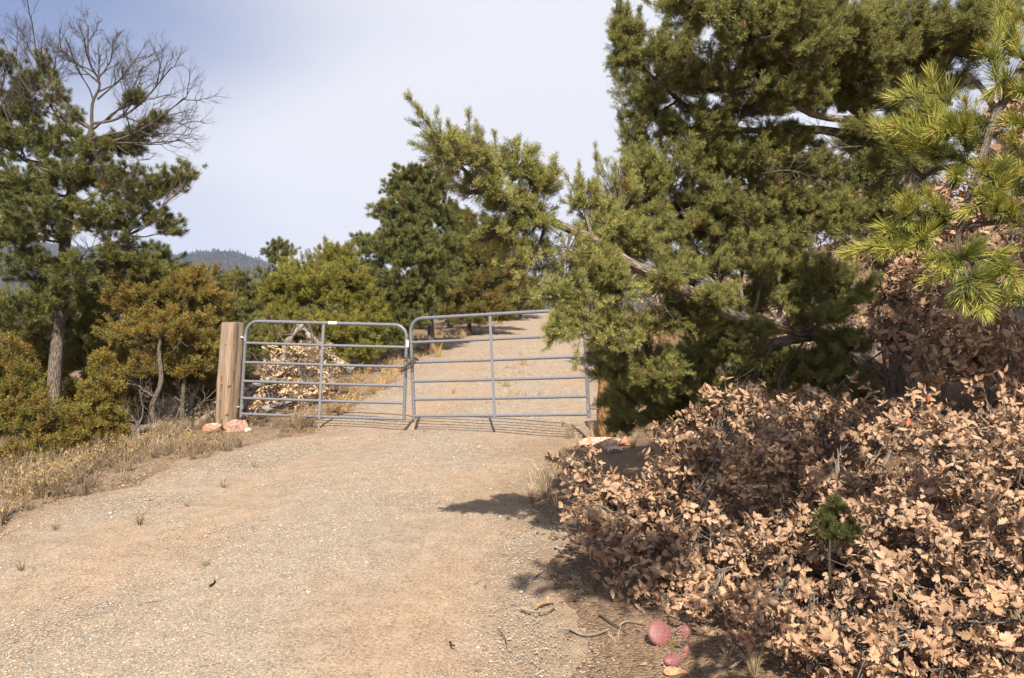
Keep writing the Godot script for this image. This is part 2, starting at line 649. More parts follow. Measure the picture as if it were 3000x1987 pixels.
func bare(b: MB, pts: PackedVector3Array, r0: float, depth: int, o: Vector3, kids: int, up := 0.3) -> void:
	var m := pts.size()
	b.tube(local(pts, o), taper(m, r0 * 0.62, r0 * 0.2), 5 if depth > 1 else 3, Color.WHITE)
	if depth == 0:
		return
	var long := 0.0
	for i in m - 1:
		long += pts[i].distance_to(pts[i + 1])
	for k in kids:
		var t := 0.25 + 0.75 * (k + rng.randf()) / kids
		var f := t * (m - 1)
		var i := mini(int(f), m - 2)
		var p := pts[i].lerp(pts[i + 1], f - i)
		var dir := (pts[i + 1] - pts[i]).normalized()
		var side := dir.cross(rv()).normalized()
		var d2 := (dir * 0.7 + side * 0.75 + Vector3.UP * up).normalized()
		var l := long * rng.randf_range(0.3, 0.55) * (1.25 - t * 0.6)
		var e := p + d2 * l + Vector3.UP * up * l * 0.3
		bare(b, curve(p, p + (dir + side * 0.9).normalized() * l * 0.5, e, 5 if depth > 1 else 3, l * 0.05), r0 * lerpf(0.55, 0.35, t), depth - 1, o, maxi(kids - 1, 3), up)

# Each mass is [centre, half sizes, optional tint]. A limb grows from the trunk to every mass, branches to points in it, and twigs with leaves sit on these.
func tree(called: String, label: String, category: String, group: String, trunks: Array, masses: Array, how: Dictionary) -> Node3D:
	var base: Vector3 = trunks[0][0][0]
	var o := thing(called, label, category, base, group)
	var wood: Material = mats[how.get("bark", "bark_grey")]
	var tpts := PackedVector3Array()
	var trad := PackedFloat32Array()
	for t in trunks:
		var p := smooth_path(t[0], 5)
		var r := taper(p.size(), t[1], t[2])
		var b := MB.new()
		if t.size() > 3:
			r[0] *= 1.3
		b.tube(local(p, base), r, 9 if t[1] > 0.05 else 6, Color.WHITE, 0.35, nz, true)
		part("trunk" if t == trunks[0] else "limb", b.mesh(wood), o)
		tpts.append_array(p)
		trad.append_array(r)
	var near: bool = how.get("near", false)
	var pine: bool = how.get("pine", false)
	var shapes: Array = (pinyon_near if near else pinyon_far) if pine else (juniper_near if near else juniper_far)
	var xf := [[], [], [], []]
	var cl := [PackedColorArray(), PackedColorArray(), PackedColorArray(), PackedColorArray()]
	var twigs := MB.new()
	var snags := MB.new()
	var plumes := []
	var cover: float = how.get("cover", 3.0)
	var unit: float = how.get("unit", (0.0010 if near else 0.0021) if pine else (0.00036 if near else 0.0015))
	var subs: int = how.get("subs", 9) * (5 if near and not pine else 4)
	var up: float = how.get("up", 0.45)
	var size: float = how.get("size", 1.0)
	var rust := Color(0.27, 0.165, 0.042)
	for mass in masses:
		var c: Vector3 = mass[0]
		var s: Vector3 = mass[1]
		var airy: float = mass[4] if mass.size() > 4 else 1.0
		var tint: float = mass[2] if mass.size() > 2 else 0.0
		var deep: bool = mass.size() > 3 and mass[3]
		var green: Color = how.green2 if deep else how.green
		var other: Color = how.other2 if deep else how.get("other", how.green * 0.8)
		# where the limb leaves the trunk
		var best := 0
		var far := 1e9
		for i in tpts.size():
			var q := tpts[i]
			var e := q.distance_to(c) + maxf(0.0, q.y - c.y + 0.15 * q.distance_to(c)) * 1.2
			if e < far:
				far = e
				best = i
		var a := tpts[best]
		var len_ := a.distance_to(c)
		var limb := curve(a, a.lerp(c, 0.5) + Vector3(0, how.get("sag", -0.08) * len_, 0) + rv() * len_ * 0.08, c, 8, len_ * 0.02)
		var r0 := minf(trad[best] * 0.7, 0.008 + 0.018 * len_)
		if len_ > 0.1:
			var lb := MB.new()
			lb.tube(local(limb, base), taper(limb.size(), r0, maxf(0.004, r0 * 0.35)), 6, Color.WHITE, 0.3, nz)
			part("limb", lb.mesh(wood), o)
		if rng.randf() < how.get("dead", 0.0):
			for q in 2:
				var dp := limb[rng.randi_range(3, 7)]
				var de := c + rv() * s * 1.1 + (EYE - c).normalized() * s.z * 0.7
				bare(snags, curve(dp, dp.lerp(de, 0.5) + rv() * 0.15 * s.x, de, 6, 0.02 * s.x), maxf(0.005, s.x * 0.022), 2, base, 5, 0.05)
		if not pine:
			for q in how.get("plumes", 5):
				var pd := rv().normalized()
				pd.y = absf(pd.y) * 0.9 - 0.15
				var p0 := c + pd * s * rng.randf_range(0.45, 0.8)
				var reach := minf(s.x, s.y) * rng.randf_range(0.55, 1.05)
				var p1 := p0 + ((pd * s).normalized() * 0.75 + Vector3.UP * up + rv() * 0.25).normalized() * reach
				var pl := [p0, p1, reach * rng.randf_range(0.16, 0.26)]
				if deep:
					pl.append(true)
				plumes.append(pl)
		var n_sprigs := int(cover * airy * PI * s.x * maxf(s.y, s.z * 0.7) / (unit * size * size))
		var per_sub := maxi(1, n_sprigs / subs)
		for k in subs:
			var f := rng.randf_range(0.5, 1.0) * (limb.size() - 1)
			var i := mini(int(f), limb.size() - 2)
			var p := limb[i].lerp(limb[i + 1], f - i)
			var dir := rv()
			while dir.length() > 1.0 or dir.length() < 0.05:
				dir = rv()
			dir = dir.normalized() * pow(dir.length(), 0.45)
			if dir.y < -0.5 and up > 0.2:
				dir.y *= 0.6
			var e := c + dir * s
			var sub := curve(p, p.lerp(e, 0.5) + Vector3(0, -0.05 * p.distance_to(e), 0), e + Vector3.UP * up * 0.15 * s.y, 5, p.distance_to(e) * 0.03)
			twigs.tube(local(sub, base), taper(sub.size(), maxf(r0 * 0.3, 0.0035), 0.002), 4, Color.WHITE)
			var out := (dir * s).normalized()
			var sdir := (sub[5] - sub[3]).normalized()
			var lean := (out * 0.7 + sdir * 0.5 + Vector3.UP * up).normalized()
			var clump := rng.randf_range(0.78, 1.22)
			var drift := rng.randf()
			var sub_rust: bool = rng.randf() < how.get("rust", 0.0) + tint
			var spray_r: float = how.get("spray", 0.33) * minf(s.x, s.y)
			var done := 0
			while done < per_sub:
				var f2 := rng.randf_range(0.25, 1.0)
				var g := f2 * 5.0
				var gi := mini(int(g), 4)
				var q := sub[gi].lerp(sub[gi + 1], g - gi)
				var td := (lean + rv() * (0.55 if pine else 0.48)).normalized()
				var tl := spray_r * rng.randf_range(0.35, 1.25) * (1.0 if pine else 1.25)
				var tip := q + td * tl
				if near or rng.randf() < 0.3:
					twigs.tube(PackedVector3Array([q - base, tip - base]), PackedFloat32Array([0.0028 if near else 0.005, 0.0012 if near else 0.002]), 3, Color.WHITE)
				var n_here := 3 if pine else 7
				for w in n_here:
					var u := 1.0 - float(w) / n_here * (0.45 if pine else 0.9)
					var spot := q.lerp(tip, u)
					var loose := 0.75 if pine else 0.3 + 0.75 * (1.0 - u)
					if w == 0:
						loose = 0.22
					var d2 := (td * (1.3 if w == 0 else 0.85) + rv() * loose + Vector3.UP * up * 0.35).normalized()
					var v := rng.randi() % 4
					xf[v].append(facing(d2, size * rng.randf_range(0.75, 1.2), spot - base))
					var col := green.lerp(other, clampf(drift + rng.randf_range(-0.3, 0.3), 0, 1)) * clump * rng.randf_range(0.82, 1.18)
					if sub_rust and rng.randf() < 0.75:
						col = col.lerp(rust, rng.randf_range(0.45, 0.95))
					elif rng.randf() < 0.012:
						col = Color(0.30, 0.15, 0.06)
					cl[v].append(col)
					done += 1
	for sp in how.get("spires", []):
		plumes.append(sp)
	for sp in plumes:
		# a pointed plume: sprays round a twig, thinner towards its tip
		var pa: Vector3 = sp[0]
		var pb: Vector3 = sp[1]
		var pr: float = sp[2]
		var axis := (pb - pa).normalized()
		var long := pa.distance_to(pb)
		twigs.tube(PackedVector3Array([pa - base, pa.lerp(pb, 0.5) - base, pb - base]), PackedFloat32Array([maxf(0.003, pr * 0.05), maxf(0.002, pr * 0.03), 0.001]), 4, Color.WHITE)
		var step := 0.0075 * size if near else 0.016 * size
		var n := int(long / step * (pr / (0.055 if near else 0.11)))
		var shift := rng.randf()
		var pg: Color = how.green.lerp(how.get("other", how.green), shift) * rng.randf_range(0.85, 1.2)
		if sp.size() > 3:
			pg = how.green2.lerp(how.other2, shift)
		for i in n:
			var t := sqrt(rng.randf())
			t = 1.0 - t if rng.randf() < 0.5 else t
			var ra := rng.randf() * TAU
			var sx := axis.cross(Vector3(0.3, 0.1, 0.9)).normalized()
			var rad := (sx * cos(ra) + sx.cross(axis) * sin(ra))
			var at := pa.lerp(pb, t) + rad * pr * (1.0 - t) * rng.randf() * 0.8
			var d2 := (axis * lerpf(0.7, 1.6, t) + rad * rng.randf_range(0.2, 0.9) * (1.1 - t) + rv() * 0.15).normalized()
			var v := rng.randi() % 4
			xf[v].append(facing(d2, size * rng.randf_range(0.6, 1.0), at - base))
			var pc := pg * rng.randf_range(0.8, 1.2)
			if rng.randf() < how.get("rust", 0.0):
				pc = pc.lerp(rust, rng.randf_range(0.4, 0.9))
			cl[v].append(pc)
	if twigs.v.size():
		part("twigs", twigs.mesh(mats.twig if not near else mats[how.get("bark", "bark_grey")]), o, "stuff")
	if snags.v.size():
		part("dead_twigs", snags.mesh(mats.bark_grey if pine else mats.bark_pale), o, "stuff")
	count_foliage += xf[0].size() * 4
	for v in 4:
		many("foliage", shapes[v], xf[v], cl[v], o)
	return o

func oak(called: String, label: String, group: String, roots: Array, masses: Array, leaf: float, cover: float, near: bool, tone := Color(0.325, 0.207, 0.131), tone2 := Color(0.455, 0.305, 0.2)) -> Node3D:
	var base: Vector3 = roots[0]
	var o := thing(called, label, "shrub", base, group)
	var all := []
	var twigs := MB.new()
	for mass in masses:
		var c: Vector3 = mass[0]
		var s: Vector3 = mass[1]
		var a: Vector3 = roots[0]
		for r in roots:
			if (r as Vector3).distance_to(c) < a.distance_to(c):
				a = r
		a += Vector3(rng.randf_range(-0.12, 0.12), -0.03, rng.randf_range(-0.12, 0.12))
		var long := a.distance_to(c)
		for k in 2:
			var end := c + rv() * s * 0.5
			var stem := curve(a, a.lerp(end, 0.5) + Vector3(0, 0.12 * long, 0) + rv() * 0.12 * long, end, 9, long * 0.02)
			var b := MB.new()
			b.tube(local(stem, base), taper(stem.size(), 0.006 + 0.007 * long, 0.003), 6, Color.WHITE, 0.25, nz)
			part("stem", b.mesh(mats.oak_twig), o)
			var subs := 12
			var n := int(cover * PI * s.x * s.y / (leaf * leaf * 0.30) / 2.0)
			for j in subs:
				var f := rng.randf_range(0.45, 1.0) * (stem.size() - 1)
				var i := mini(int(f), stem.size() - 2)
				var p := stem[i].lerp(stem[i + 1], f - i)
				var dir := rv()
				while dir.length() > 1.0:
					dir = rv()
				var e := c + dir.normalized() * pow(dir.length(), 0.4) * s
				var sub := curve(p, p.lerp(e, 0.5) + rv() * 0.1 * p.distance_to(e), e, 5, p.distance_to(e) * 0.05)
				twigs.tube(local(sub, base), taper(sub.size(), 0.0042, 0.0018), 4, Color.WHITE)
				var done := 0
				var want := n / subs + 1
				while done < want:
					var g := sqrt(rng.randf_range(0.12, 1.0)) * 5.0
					var gi := mini(int(g), 4)
					var q := sub[gi].lerp(sub[gi + 1], g - gi)
					var td := ((sub[gi + 1] - sub[gi]).normalized() * 0.6 + rv() * 0.8 + Vector3.UP * 0.15 + (e - c).normalized() * 0.4).normalized()
					var tip := q + td * rng.randf_range(0.02, 0.11)
					twigs.tube(PackedVector3Array([q - base, tip - base]), PackedFloat32Array([0.0022, 0.0013]), 3, Color.WHITE)
					var rosette := rng.randi_range(3, 6)
					var ph := rng.randf() * TAU
					var sx := td.cross(Vector3(0.3, 0.2, 0.9)).normalized()
					var sz := sx.cross(td)
					for w in rosette:
						var an := ph + w * 2.4
						var ld := (td * rng.randf_range(0.1, 1.3) + rv() * 0.35 + (sx * cos(an) + sz * sin(an))).normalized()
						var lz := (td - ld * td.dot(ld)).normalized()
						lz = (lz + rv() * 0.45).normalized()
						var lx := ld.cross(lz).normalized()
						lz = lx.cross(ld)
						var sc := leaf * rng.randf_range(0.6, 1.15)
						all.append(Transform3D(lx * sc, ld * sc, lz * sc, tip - base - td * leaf * 0.6 * w / rosette))
						done += 1
	part("twigs", twigs.mesh(mats.oak_twig), o, "stuff")
	if near:
		var ey := EYE - base
		all.sort_custom(func(p, q): return p.origin.distance_squared_to(ey) < q.origin.distance_squared_to(ey))
	var singles := mini(300, all.size()) if near else 0
	for i in singles:
		var l := part("leaf", oak_leaves[rng.randi() % 10], o)
		l.transform = all[i]
		l.material_override = oak_tones[[0, 0, 1, 2, 4, 1, 2, 3][rng.randi() % 8]]
	var xf := [[], [], [], [], [], [], [], [], [], []]
	var cl := []
	for v in 10:
		cl.append(PackedColorArray())
	for i in range(singles, all.size()):
		var v := rng.randi() % 10
		xf[v].append(all[i])
		var t := rng.randf()
		var col := tone.lerp(tone2, t)
		if rng.randf() < 0.10:
			col = Color(0.22, 0.135, 0.08)
		elif rng.randf() < 0.004:
			col = Color(0.36, 0.13, 0.06)
		cl[v].append(col)
	for v in 10:
		many("leaves", oak_leaves[v], xf[v], cl[v], o)
	return o

func near_pine(called: String, label: String, trunk: Array, limbs: Array, sprays: Array, crown: Array) -> void:
	var base: Vector3 = trunk[0][0]
	var o := tree(called, label, "tree", "pinyon pines", [[trunk[0], trunk[1], trunk[2], 1]], crown, {"pine": true, "near": true, "green": Color(0.12, 0.14, 0.05), "cover": 2.2, "size": 1.4})
	for l in limbs:
		var p := smooth_path(l[0], 5)
		var b := MB.new()
		b.tube(local(p, base), taper(p.size(), l[1], l[2]), 8, Color.WHITE, 0.4, nz, true)
		part("limb", b.mesh(mats.bark_pale), o)
	var tuft := []
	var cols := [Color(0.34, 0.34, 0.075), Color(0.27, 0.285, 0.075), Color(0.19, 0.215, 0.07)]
	var tuft_mats := []
	for c in cols:
		var m := leafy("pine_needle", 0.4, 0.2)
		m.albedo_color = (c as Color).linear_to_srgb()
		tuft_mats.append(m)
	for i in 5:
		tuft.append(needle_tuft(900 + i, 0.040, 74, 0.0013, 0.032, 2, 1.0, 0.2).mesh(tuft_mats[0], true))
	var bud := MB.new()
	var prof := PackedVector3Array([Vector3(0, -0.004, 0), Vector3(0, 0.002, 0), Vector3(0, 0.007, 0), Vector3(0, 0.011, 0)])
	bud.tube(prof, PackedFloat32Array([0.0028, 0.0036, 0.0026, 0.0004]), 6, Color.WHITE)
	var bud_mesh := bud.mesh(plain("bud", Color(0.42, 0.2, 0.07)))
	for s in sprays:
		# [from, tip, tufts]
		var a: Vector3 = s[0]
		var e: Vector3 = s[1]
		var path := curve(a, a.lerp(e, 0.5) + Vector3(0, -0.06 * a.distance_to(e), 0), e, 8, 0.004)
		var b := MB.new()
		b.tube(local(path, base), taper(path.size(), 0.0052, 0.0026), 6, Color.WHITE, 0.3, nz)
		part("branchlet", b.mesh(mats.bark_grey), o)
		var long := a.distance_to(e)
		var n: int = s[2] + 2
		for k in n:
			var back := k * 0.024
			var f := clampf(1.0 - back / long, 0.05, 1.0) * 8.0
			var i := mini(int(f), 7)
			var p := path[i].lerp(path[i + 1], f - i)
			var dir := (path[i + 1] - path[i]).normalized()
			dir = (dir + Vector3.UP * 0.18 + rv() * 0.12).normalized()
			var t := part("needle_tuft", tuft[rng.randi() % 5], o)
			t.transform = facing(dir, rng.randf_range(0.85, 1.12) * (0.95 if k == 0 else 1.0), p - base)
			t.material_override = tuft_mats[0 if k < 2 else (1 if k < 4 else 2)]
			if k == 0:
				var bd := part("bud", bud_mesh, t)
				bd.position = Vector3(0, 0.036, 0)


# ---------------------------------------------------------------- gate, posts, chain
func gate(called: String, label: String, tl: Vector3, tr: Vector3, br: Vector3, bl: Vector3, paint: Material, rails: Array, brace_u: float) -> Node3D:
	var base := bl
	var o := thing(called, label, "gate", base, "steel farm gate leaves closing the track")
	var at := func(u: float, v: float) -> Vector3: return bl.lerp(br, u).lerp(tl.lerp(tr, u), v) - base
	var wide := bl.distance_to(br)
	var tall := bl.distance_to(tl)
	var ru := 0.17 / wide
	var rv_ := 0.17 / tall
	var p := PackedVector3Array()
	p.append(at.call(0.0, -0.035))
	p.append(at.call(0.0, 0.4))
	for i in 9:
		var a := PI / 2 * i / 8.0
		p.append(at.call(ru * (1.0 - cos(a)), 1.0 - rv_ * (1.0 - sin(a))))
	for i in range(1, 8):
		p.append(at.call(lerpf(ru, 1.0 - ru, i / 8.0), 1.0))
	for i in 9:
		var a := PI / 2 * (1.0 - i / 8.0)
		p.append(at.call(1.0 - ru * (1.0 - cos(a)), 1.0 - rv_ * (1.0 - sin(a))))
	p.append(at.call(1.0, 0.4))
	p.append(at.call(1.0, -0.035))
	var r := PackedFloat32Array()
	for i in p.size():
		r.append(0.0215)
	var b := MB.new()
	b.tube(p, r, 14, Color.WHITE, 0.0, null, true)
	part("frame", b.mesh(paint), o)
	for v in rails:
		var q := PackedVector3Array()
		var rr := PackedFloat32Array()
		for i in 7:
			q.append(at.call(i / 6.0, v) + Vector3(0, -0.004 * sin(PI * i / 6.0), 0))
			rr.append(0.0185)
		var rb := MB.new()
		rb.tube(q, rr, 12, Color.WHITE)
		part("rail", rb.mesh(paint), o)
		# welds where the rail meets the frame
		for e in [0, 6]:
			var wb := MB.new()
			var inward: Vector3 = (q[3] - q[e]).normalized()
			wb.tube(PackedVector3Array([q[e] + inward * 0.018, q[e] + inward * 0.024]), PackedFloat32Array([0.0225, 0.0195]), 12, Color.WHITE)
			part("weld", wb.mesh(paint), o)
	var side := (br - bl).normalized()
	var upv := (tl - bl).normalized()
	var front := side.cross(upv).normalized()
	if front.z < 0.0:
		front = -front
	var lo: Vector3 = at.call(brace_u, -0.022)
	var hi: Vector3 = at.call(brace_u, 0.985)
	var yy := (hi - lo).normalized()
	var xx := (side - yy * side.dot(yy)).normalized()
	var basis_ := Basis(xx, yy, xx.cross(yy))
	var cb := MB.new()
	cb.box(Transform3D(basis_, (lo + hi) * 0.5 + front * 0.023), Vector3(0.034, hi.distance_to(lo), 0.012), 0.002, Color.WHITE)
	part("brace", cb.mesh(paint, true), o)
	return o

func hinge(o: Node3D, at: Vector3, to: Vector3, metal: Material) -> void:
	var b := MB.new()
	b.tube(PackedVector3Array([at - o.position, to - o.position]), PackedFloat32Array([0.009, 0.009]), 8, Color.WHITE, 0.0, null, true)
	var h := part("hinge_bolt", b.mesh(metal), o)
	var c := MB.new()
	c.tube(PackedVector3Array([at - o.position - Vector3(0, 0.035, 0), at - o.position + Vector3(0, 0.035, 0)]), PackedFloat32Array([0.0265, 0.0265]), 12, Color.WHITE, 0.0, null, true)
	part("collar", c.mesh(metal), h)
	var n := MB.new()
	var mid := at.lerp(to, 0.45) - o.position
	var dir := (to - at).normalized() * 0.011
	n.tube(PackedVector3Array([mid - dir, mid + dir]), PackedFloat32Array([0.017, 0.017]), 6, Color.WHITE, 0.0, null, true)
	part("nut", n.mesh(metal), h)

func timber_post(label: String, foot: Vector3, top: Vector3, wide: float, turn: float) -> Node3D:
	var o := thing("timber_post", label, "post", foot)
	var b := MB.new()
	var rings := 60
	var per := 40
	var grain := noise(0.01, 77)
	for i in rings + 1:
		var t := float(i) / rings
		var y := t * (top.y - foot.y + 0.15) - 0.15
		var off := (top - foot) * Vector3(1, 0, 1) * t
		for j in per + 1:
			var a := TAU * float(j % per) / per
			var cx := cos(a)
			var cz := sin(a)
			var k := pow(pow(absf(cx), 9.0) + pow(absf(cz), 9.0), -1.0 / 9.0) * wide * 0.5
			var p := Vector3(cx * k, y, cz * k)
			var g := grain.get_noise_3d(p.x * 1400.0, y * 45.0, p.z * 1400.0)
			var swell := grain.get_noise_3d(cx * 60.0 + 9.0, y * 160.0, cz * 60.0)
			var rr := 1.0 + g * 0.045 + swell * 0.10 + 0.05 * (1.0 - t)
			p.x *= rr
			p.z *= rr
			p = p.rotated(Vector3.UP, turn)
			var dry := clampf(0.5 + g * 0.9, 0.0, 1.0)
			var col := Color(0.25, 0.18, 0.13).lerp(Color(0.42, 0.33, 0.25), dry)
			col = col.lerp(Color(0.29, 0.255, 0.22), clampf(grain.get_noise_3d(cx * 80.0, y * 30.0 + 50.0, cz * 80.0) * 1.2 + t * 0.35, 0.0, 0.7))
			if g < -0.27:
				col *= 0.4
			b.vert(p + off, Vector3(cx, 0, cz).rotated(Vector3.UP, turn), Vector2(float(j) / per * 3.0, y * 0.6), col)
	for i in rings + 1:
		for j in per + 1:
			var k := i * (per + 1) + j
			var jn := k + 1 if j < per else k - per + 1
			var jp := k - 1 if j > 0 else k + per - 1
			var up_ := b.v[mini(i + 1, rings) * (per + 1) + j] - b.v[maxi(i - 1, 0) * (per + 1) + j]
			var nn := up_.cross(b.v[jn] - b.v[jp]).normalized()
			if nn.dot(b.n[k]) < 0.0:
				nn = -nn
			b.n[k] = nn
	for i in rings:
		for j in per:
			var a := i * (per + 1) + j
			var d := a + per + 1
			# the ring runs clockwise seen from above
			b.ix.append_array([a, d + 1, d, a, a + 1, d + 1])
	var m := StandardMaterial3D.new()
	m.resource_name = "weathered_timber"
	m.vertex_color_use_as_albedo = true
	m.roughness = 0.9
	m.metallic_specular = 0.2
	m.albedo_texture = noise_picture(noise(0.02, 5, FastNoiseLite.TYPE_SIMPLEX, 5), 512, [[0.2, Color(0.72, 0.68, 0.64)], [0.5, Color(0.93, 0.9, 0.87)], [0.8, Color(1, 1, 1)]])
	m.uv1_scale = Vector3(3.0, 0.25, 1)
	part("timber", b.mesh(m), o)
	var cap := MB.new()
	var k0 := rings * (per + 1)
	var mid := Vector3.ZERO
	for j in per:
		mid += b.v[k0 + j] / per
	for j in per:
		var p := b.v[k0 + j]
		var q := b.v[k0 + (j + 1) % per]
		if (q - mid).cross(p - mid).y > 0.0:
			cap.tri(mid + Vector3(0, 0.006, 0), p, q, Color(0.36, 0.29, 0.23))
		else:
			cap.tri(mid + Vector3(0, 0.006, 0), q, p, Color(0.36, 0.29, 0.23))
	part("end_grain", cap.mesh(m), o)
	for kk in [[-0.2, 1.13, 0.022], [0.35, 0.58, 0.018], [-0.55, 0.60, 0.02], [0.3, 0.20, 0.024]]:
		var s := SphereMesh.new()
		s.radius = kk[2]
		s.height = kk[2] * 2.4
		s.radial_segments = 14
		s.rings = 8
		s.material = plain("knot", Color(0.27, 0.165, 0.09), 0.8)
		var kn := part("knot", s, o)
		var out := Vector3(kk[0], 0, 1.0).normalized()
		var reach := wide * 0.5 / maxf(absf(out.rotated(Vector3.UP, -turn).x), absf(out.rotated(Vector3.UP, -turn).z)) * 1.02
		kn.position = (top - foot) * Vector3(1, 0, 1) * (kk[1] / 1.4) + Vector3(0, kk[1], 0) + out * reach
		kn.basis = Basis.looking_at(out, Vector3.UP).scaled_local(Vector3(1, 1, 0.35))
	return o

func rock(label: String, at: Vector3, s: Vector3, col: Color, seed_: int, turn := 0.0, tilt := 0.0, group := "", sink := 0.35, cuts := 9) -> void:
	var m := StandardMaterial3D.new()
	m.resource_name = "stone"
	m.albedo_color = col.linear_to_srgb()
	m.roughness = 0.9
	m.metallic_specular = 0.25
	m.albedo_texture = mats.stone_tex
	m.uv1_triplanar = true
	m.uv1_scale = Vector3.ONE * 3.0
	m.heightmap_enabled = true
	m.heightmap_texture = mats.stone_tex
	m.heightmap_scale = 0.6
	var o := part("stone", stone_shape(s, seed_, cuts, 3).mesh(m, true), self)
	tag(o, label, "stone", group)
	o.position = ground_at(at) + Vector3(0, s.y * (1.0 - 2.0 * sink), 0)
	o.rotation = Vector3(tilt, turn, tilt * 0.5)

func stick(called: String, label: String, pts: Array, r0: float, r1: float, mat: Material, group := "", rough := 0.3) -> void:
	var p := PackedVector3Array()
	for q in pts:
		p.append(ground_at(q) + Vector3(0, r0 * 0.7 + 0.012 + (q.y if q.y > 50.0 else 0.0), 0))
	var sp := smooth_path(Array(p), 5)
	var base := sp[0]
	var b := MB.new()
	b.tube(local(sp, base), taper(sp.size(), r0, r1), 7, Color.WHITE, rough, nz, true)
	var o := part(called, b.mesh(mat), self)
	o.position = base
	tag(o, label, "stick" if called == "stick" else "twig", group)

func log_wood(label: String, pts: Array, r0: float, r1: float, mat: Material, branches := 0) -> void:
	var base: Vector3 = pts[0]
	var o := thing("dead_log", label, "dead wood", base, "")
	var sp := smooth_path(pts, 6)
	var b := MB.new()
	b.tube(local(sp, base), taper(sp.size(), r0, r1), 9, Color.WHITE, 0.5, nz, true)
	part("trunk", b.mesh(mat), o)
	for i in branches:
		var k := rng.randi_range(2, sp.size() - 2)
		var e := sp[k] + (rv() + Vector3(0, 0.5, 0)).normalized() * rng.randf_range(0.35, 0.8)
		var c := MB.new()
		bare(c, curve(sp[k], sp[k].lerp(e, 0.5) + rv() * 0.12, e, 6, 0.02), r1 * 0.6, 2, base, 4, 0.15)
		part("branch", c.mesh(mat), o)

func weed(label: String, called: String, category: String, at: Vector3, shape: Mesh, s: float, tone: Color, group: String) -> void:
	var m := leafy("dry_grass_blade", 0.8, 0.3)
	m.albedo_color = tone.linear_to_srgb()
	var o := part(called, shape, self)
	o.material_override = m
	o.position = ground_at(at)
	o.scale = Vector3.ONE * s
	o.rotation.y = rng.randf() * TAU
	tag(o, label, category, group)

func prickly_pear(label: String, pads: Array) -> void:
	# pads: [centre, half width, half height, turn, lean]
	var base := ground_at(pads[0][0])
	var o := thing("prickly_pear", label, "cactus", base, "pink prickly pear pads at the foot of the oak")
	var skin := StandardMaterial3D.new()
	skin.resource_name = "cactus_skin"
	skin.albedo_texture = noise_picture(noise(0.02, 9), 256, [[0.25, Color(0.37, 0.21, 0.22)], [0.5, Color(0.50, 0.28, 0.29)], [0.8, Color(0.53, 0.37, 0.33)]])
	skin.uv1_triplanar = true
	skin.uv1_scale = Vector3.ONE * 6.0
	skin.roughness = 0.55
	var spine := plain("spine", Color(0.5, 0.42, 0.32))
	for pd in pads:
		var s := SphereMesh.new()
		s.radius = 1.0
		s.height = 2.0
		s.radial_segments = 28
		s.rings = 16
		s.material = skin
		var c: Vector3 = pd[0]
		var bas := Basis.from_euler(Vector3(pd[4], pd[3], 0.0))
		var p := part("pad", s, o)
		var spot := ground_at(c) + Vector3(0, pd[2] * 0.8, 0) - base
		p.transform = Transform3D(bas.scaled_local(Vector3(pd[1], pd[2], 0.017)), spot)
		var sp := MB.new()
		for i in range(-3, 4):
			for j in range(-3, 4):
				var q := Vector2(i + (0.5 if j % 2 else 0.0), j) / 3.3
				if q.length() > 1.02:
					continue
				for face in [-1.0, 1.0]:
					var z: float = sqrt(maxf(0.0, 1.0 - q.length_squared())) * 0.017 * face
					var at := bas * Vector3(q.x * pd[1], q.y * pd[2], z) + spot
					var nn: Vector3 = bas * Vector3(q.x * 0.5, q.y * 0.5, face).normalized()
					for k in 2:
						var d := (nn + rv() * 0.6).normalized()
						sp.tube(PackedVector3Array([at, at + d * rng.randf_range(0.012, 0.035)]), PackedFloat32Array([0.0009, 0.0003]), 3, Color.WHITE)
		part("spines", sp.mesh(spine), o, "stuff")

func sky_picture() -> ImageTexture:
	var w := 1024
	var h := 512
	var im := Image.create(w, h, false, Image.FORMAT_RGBF)
	var f := noise(0.9, 3, FastNoiseLite.TYPE_SIMPLEX_SMOOTH, 5)
	var g := noise(2.2, 8, FastNoiseLite.TYPE_SIMPLEX_SMOOTH, 5)
	for j in h:
		var el := PI * (0.5 - (j + 0.5) / h)
		var y := sin(el)
		var up := maxf(y, 0.0)
		for i in w:
			var az := TAU * (i + 0.5) / w
			var x := sin(az) * cos(el)
			var z := -cos(az) * cos(el)
			var qx := x / (up + 0.28)
			var qz := z / (up + 0.28)
			var warp := f.get_noise_2d(qx * 0.5, qz * 0.35)
			var band := 0.5 + 0.5 * cos((qx - 0.13) * 2.75)
			var wisp := g.get_noise_2d(qx * 0.55 + qz * 0.3, qz * 0.8) 
			var veil := clampf(band * 1.1 + wisp * 0.09 - 0.05 + 0.70 * (1.0 - smoothstep(0.20, 0.37, up)) + 0.12 * exp(-up / 0.08), 0.0, 1.0)
			veil = veil * veil * (3.0 - 2.0 * veil)
			var low := exp(-up / 0.16)
			var blue := Color(0.16, 0.235, 0.47).lerp(Color(0.50, 0.62, 0.86), clampf(low * 1.15, 0, 1))
			var c := blue.lerp(Color(0.83, 0.835, 0.895), veil * 0.97)
			c = c.lerp(Color(0.70, 0.77, 0.95), low * 0.25)
			im.set_pixel(i, j, c * 0.515)
	return ImageTexture.create_from_image(im)

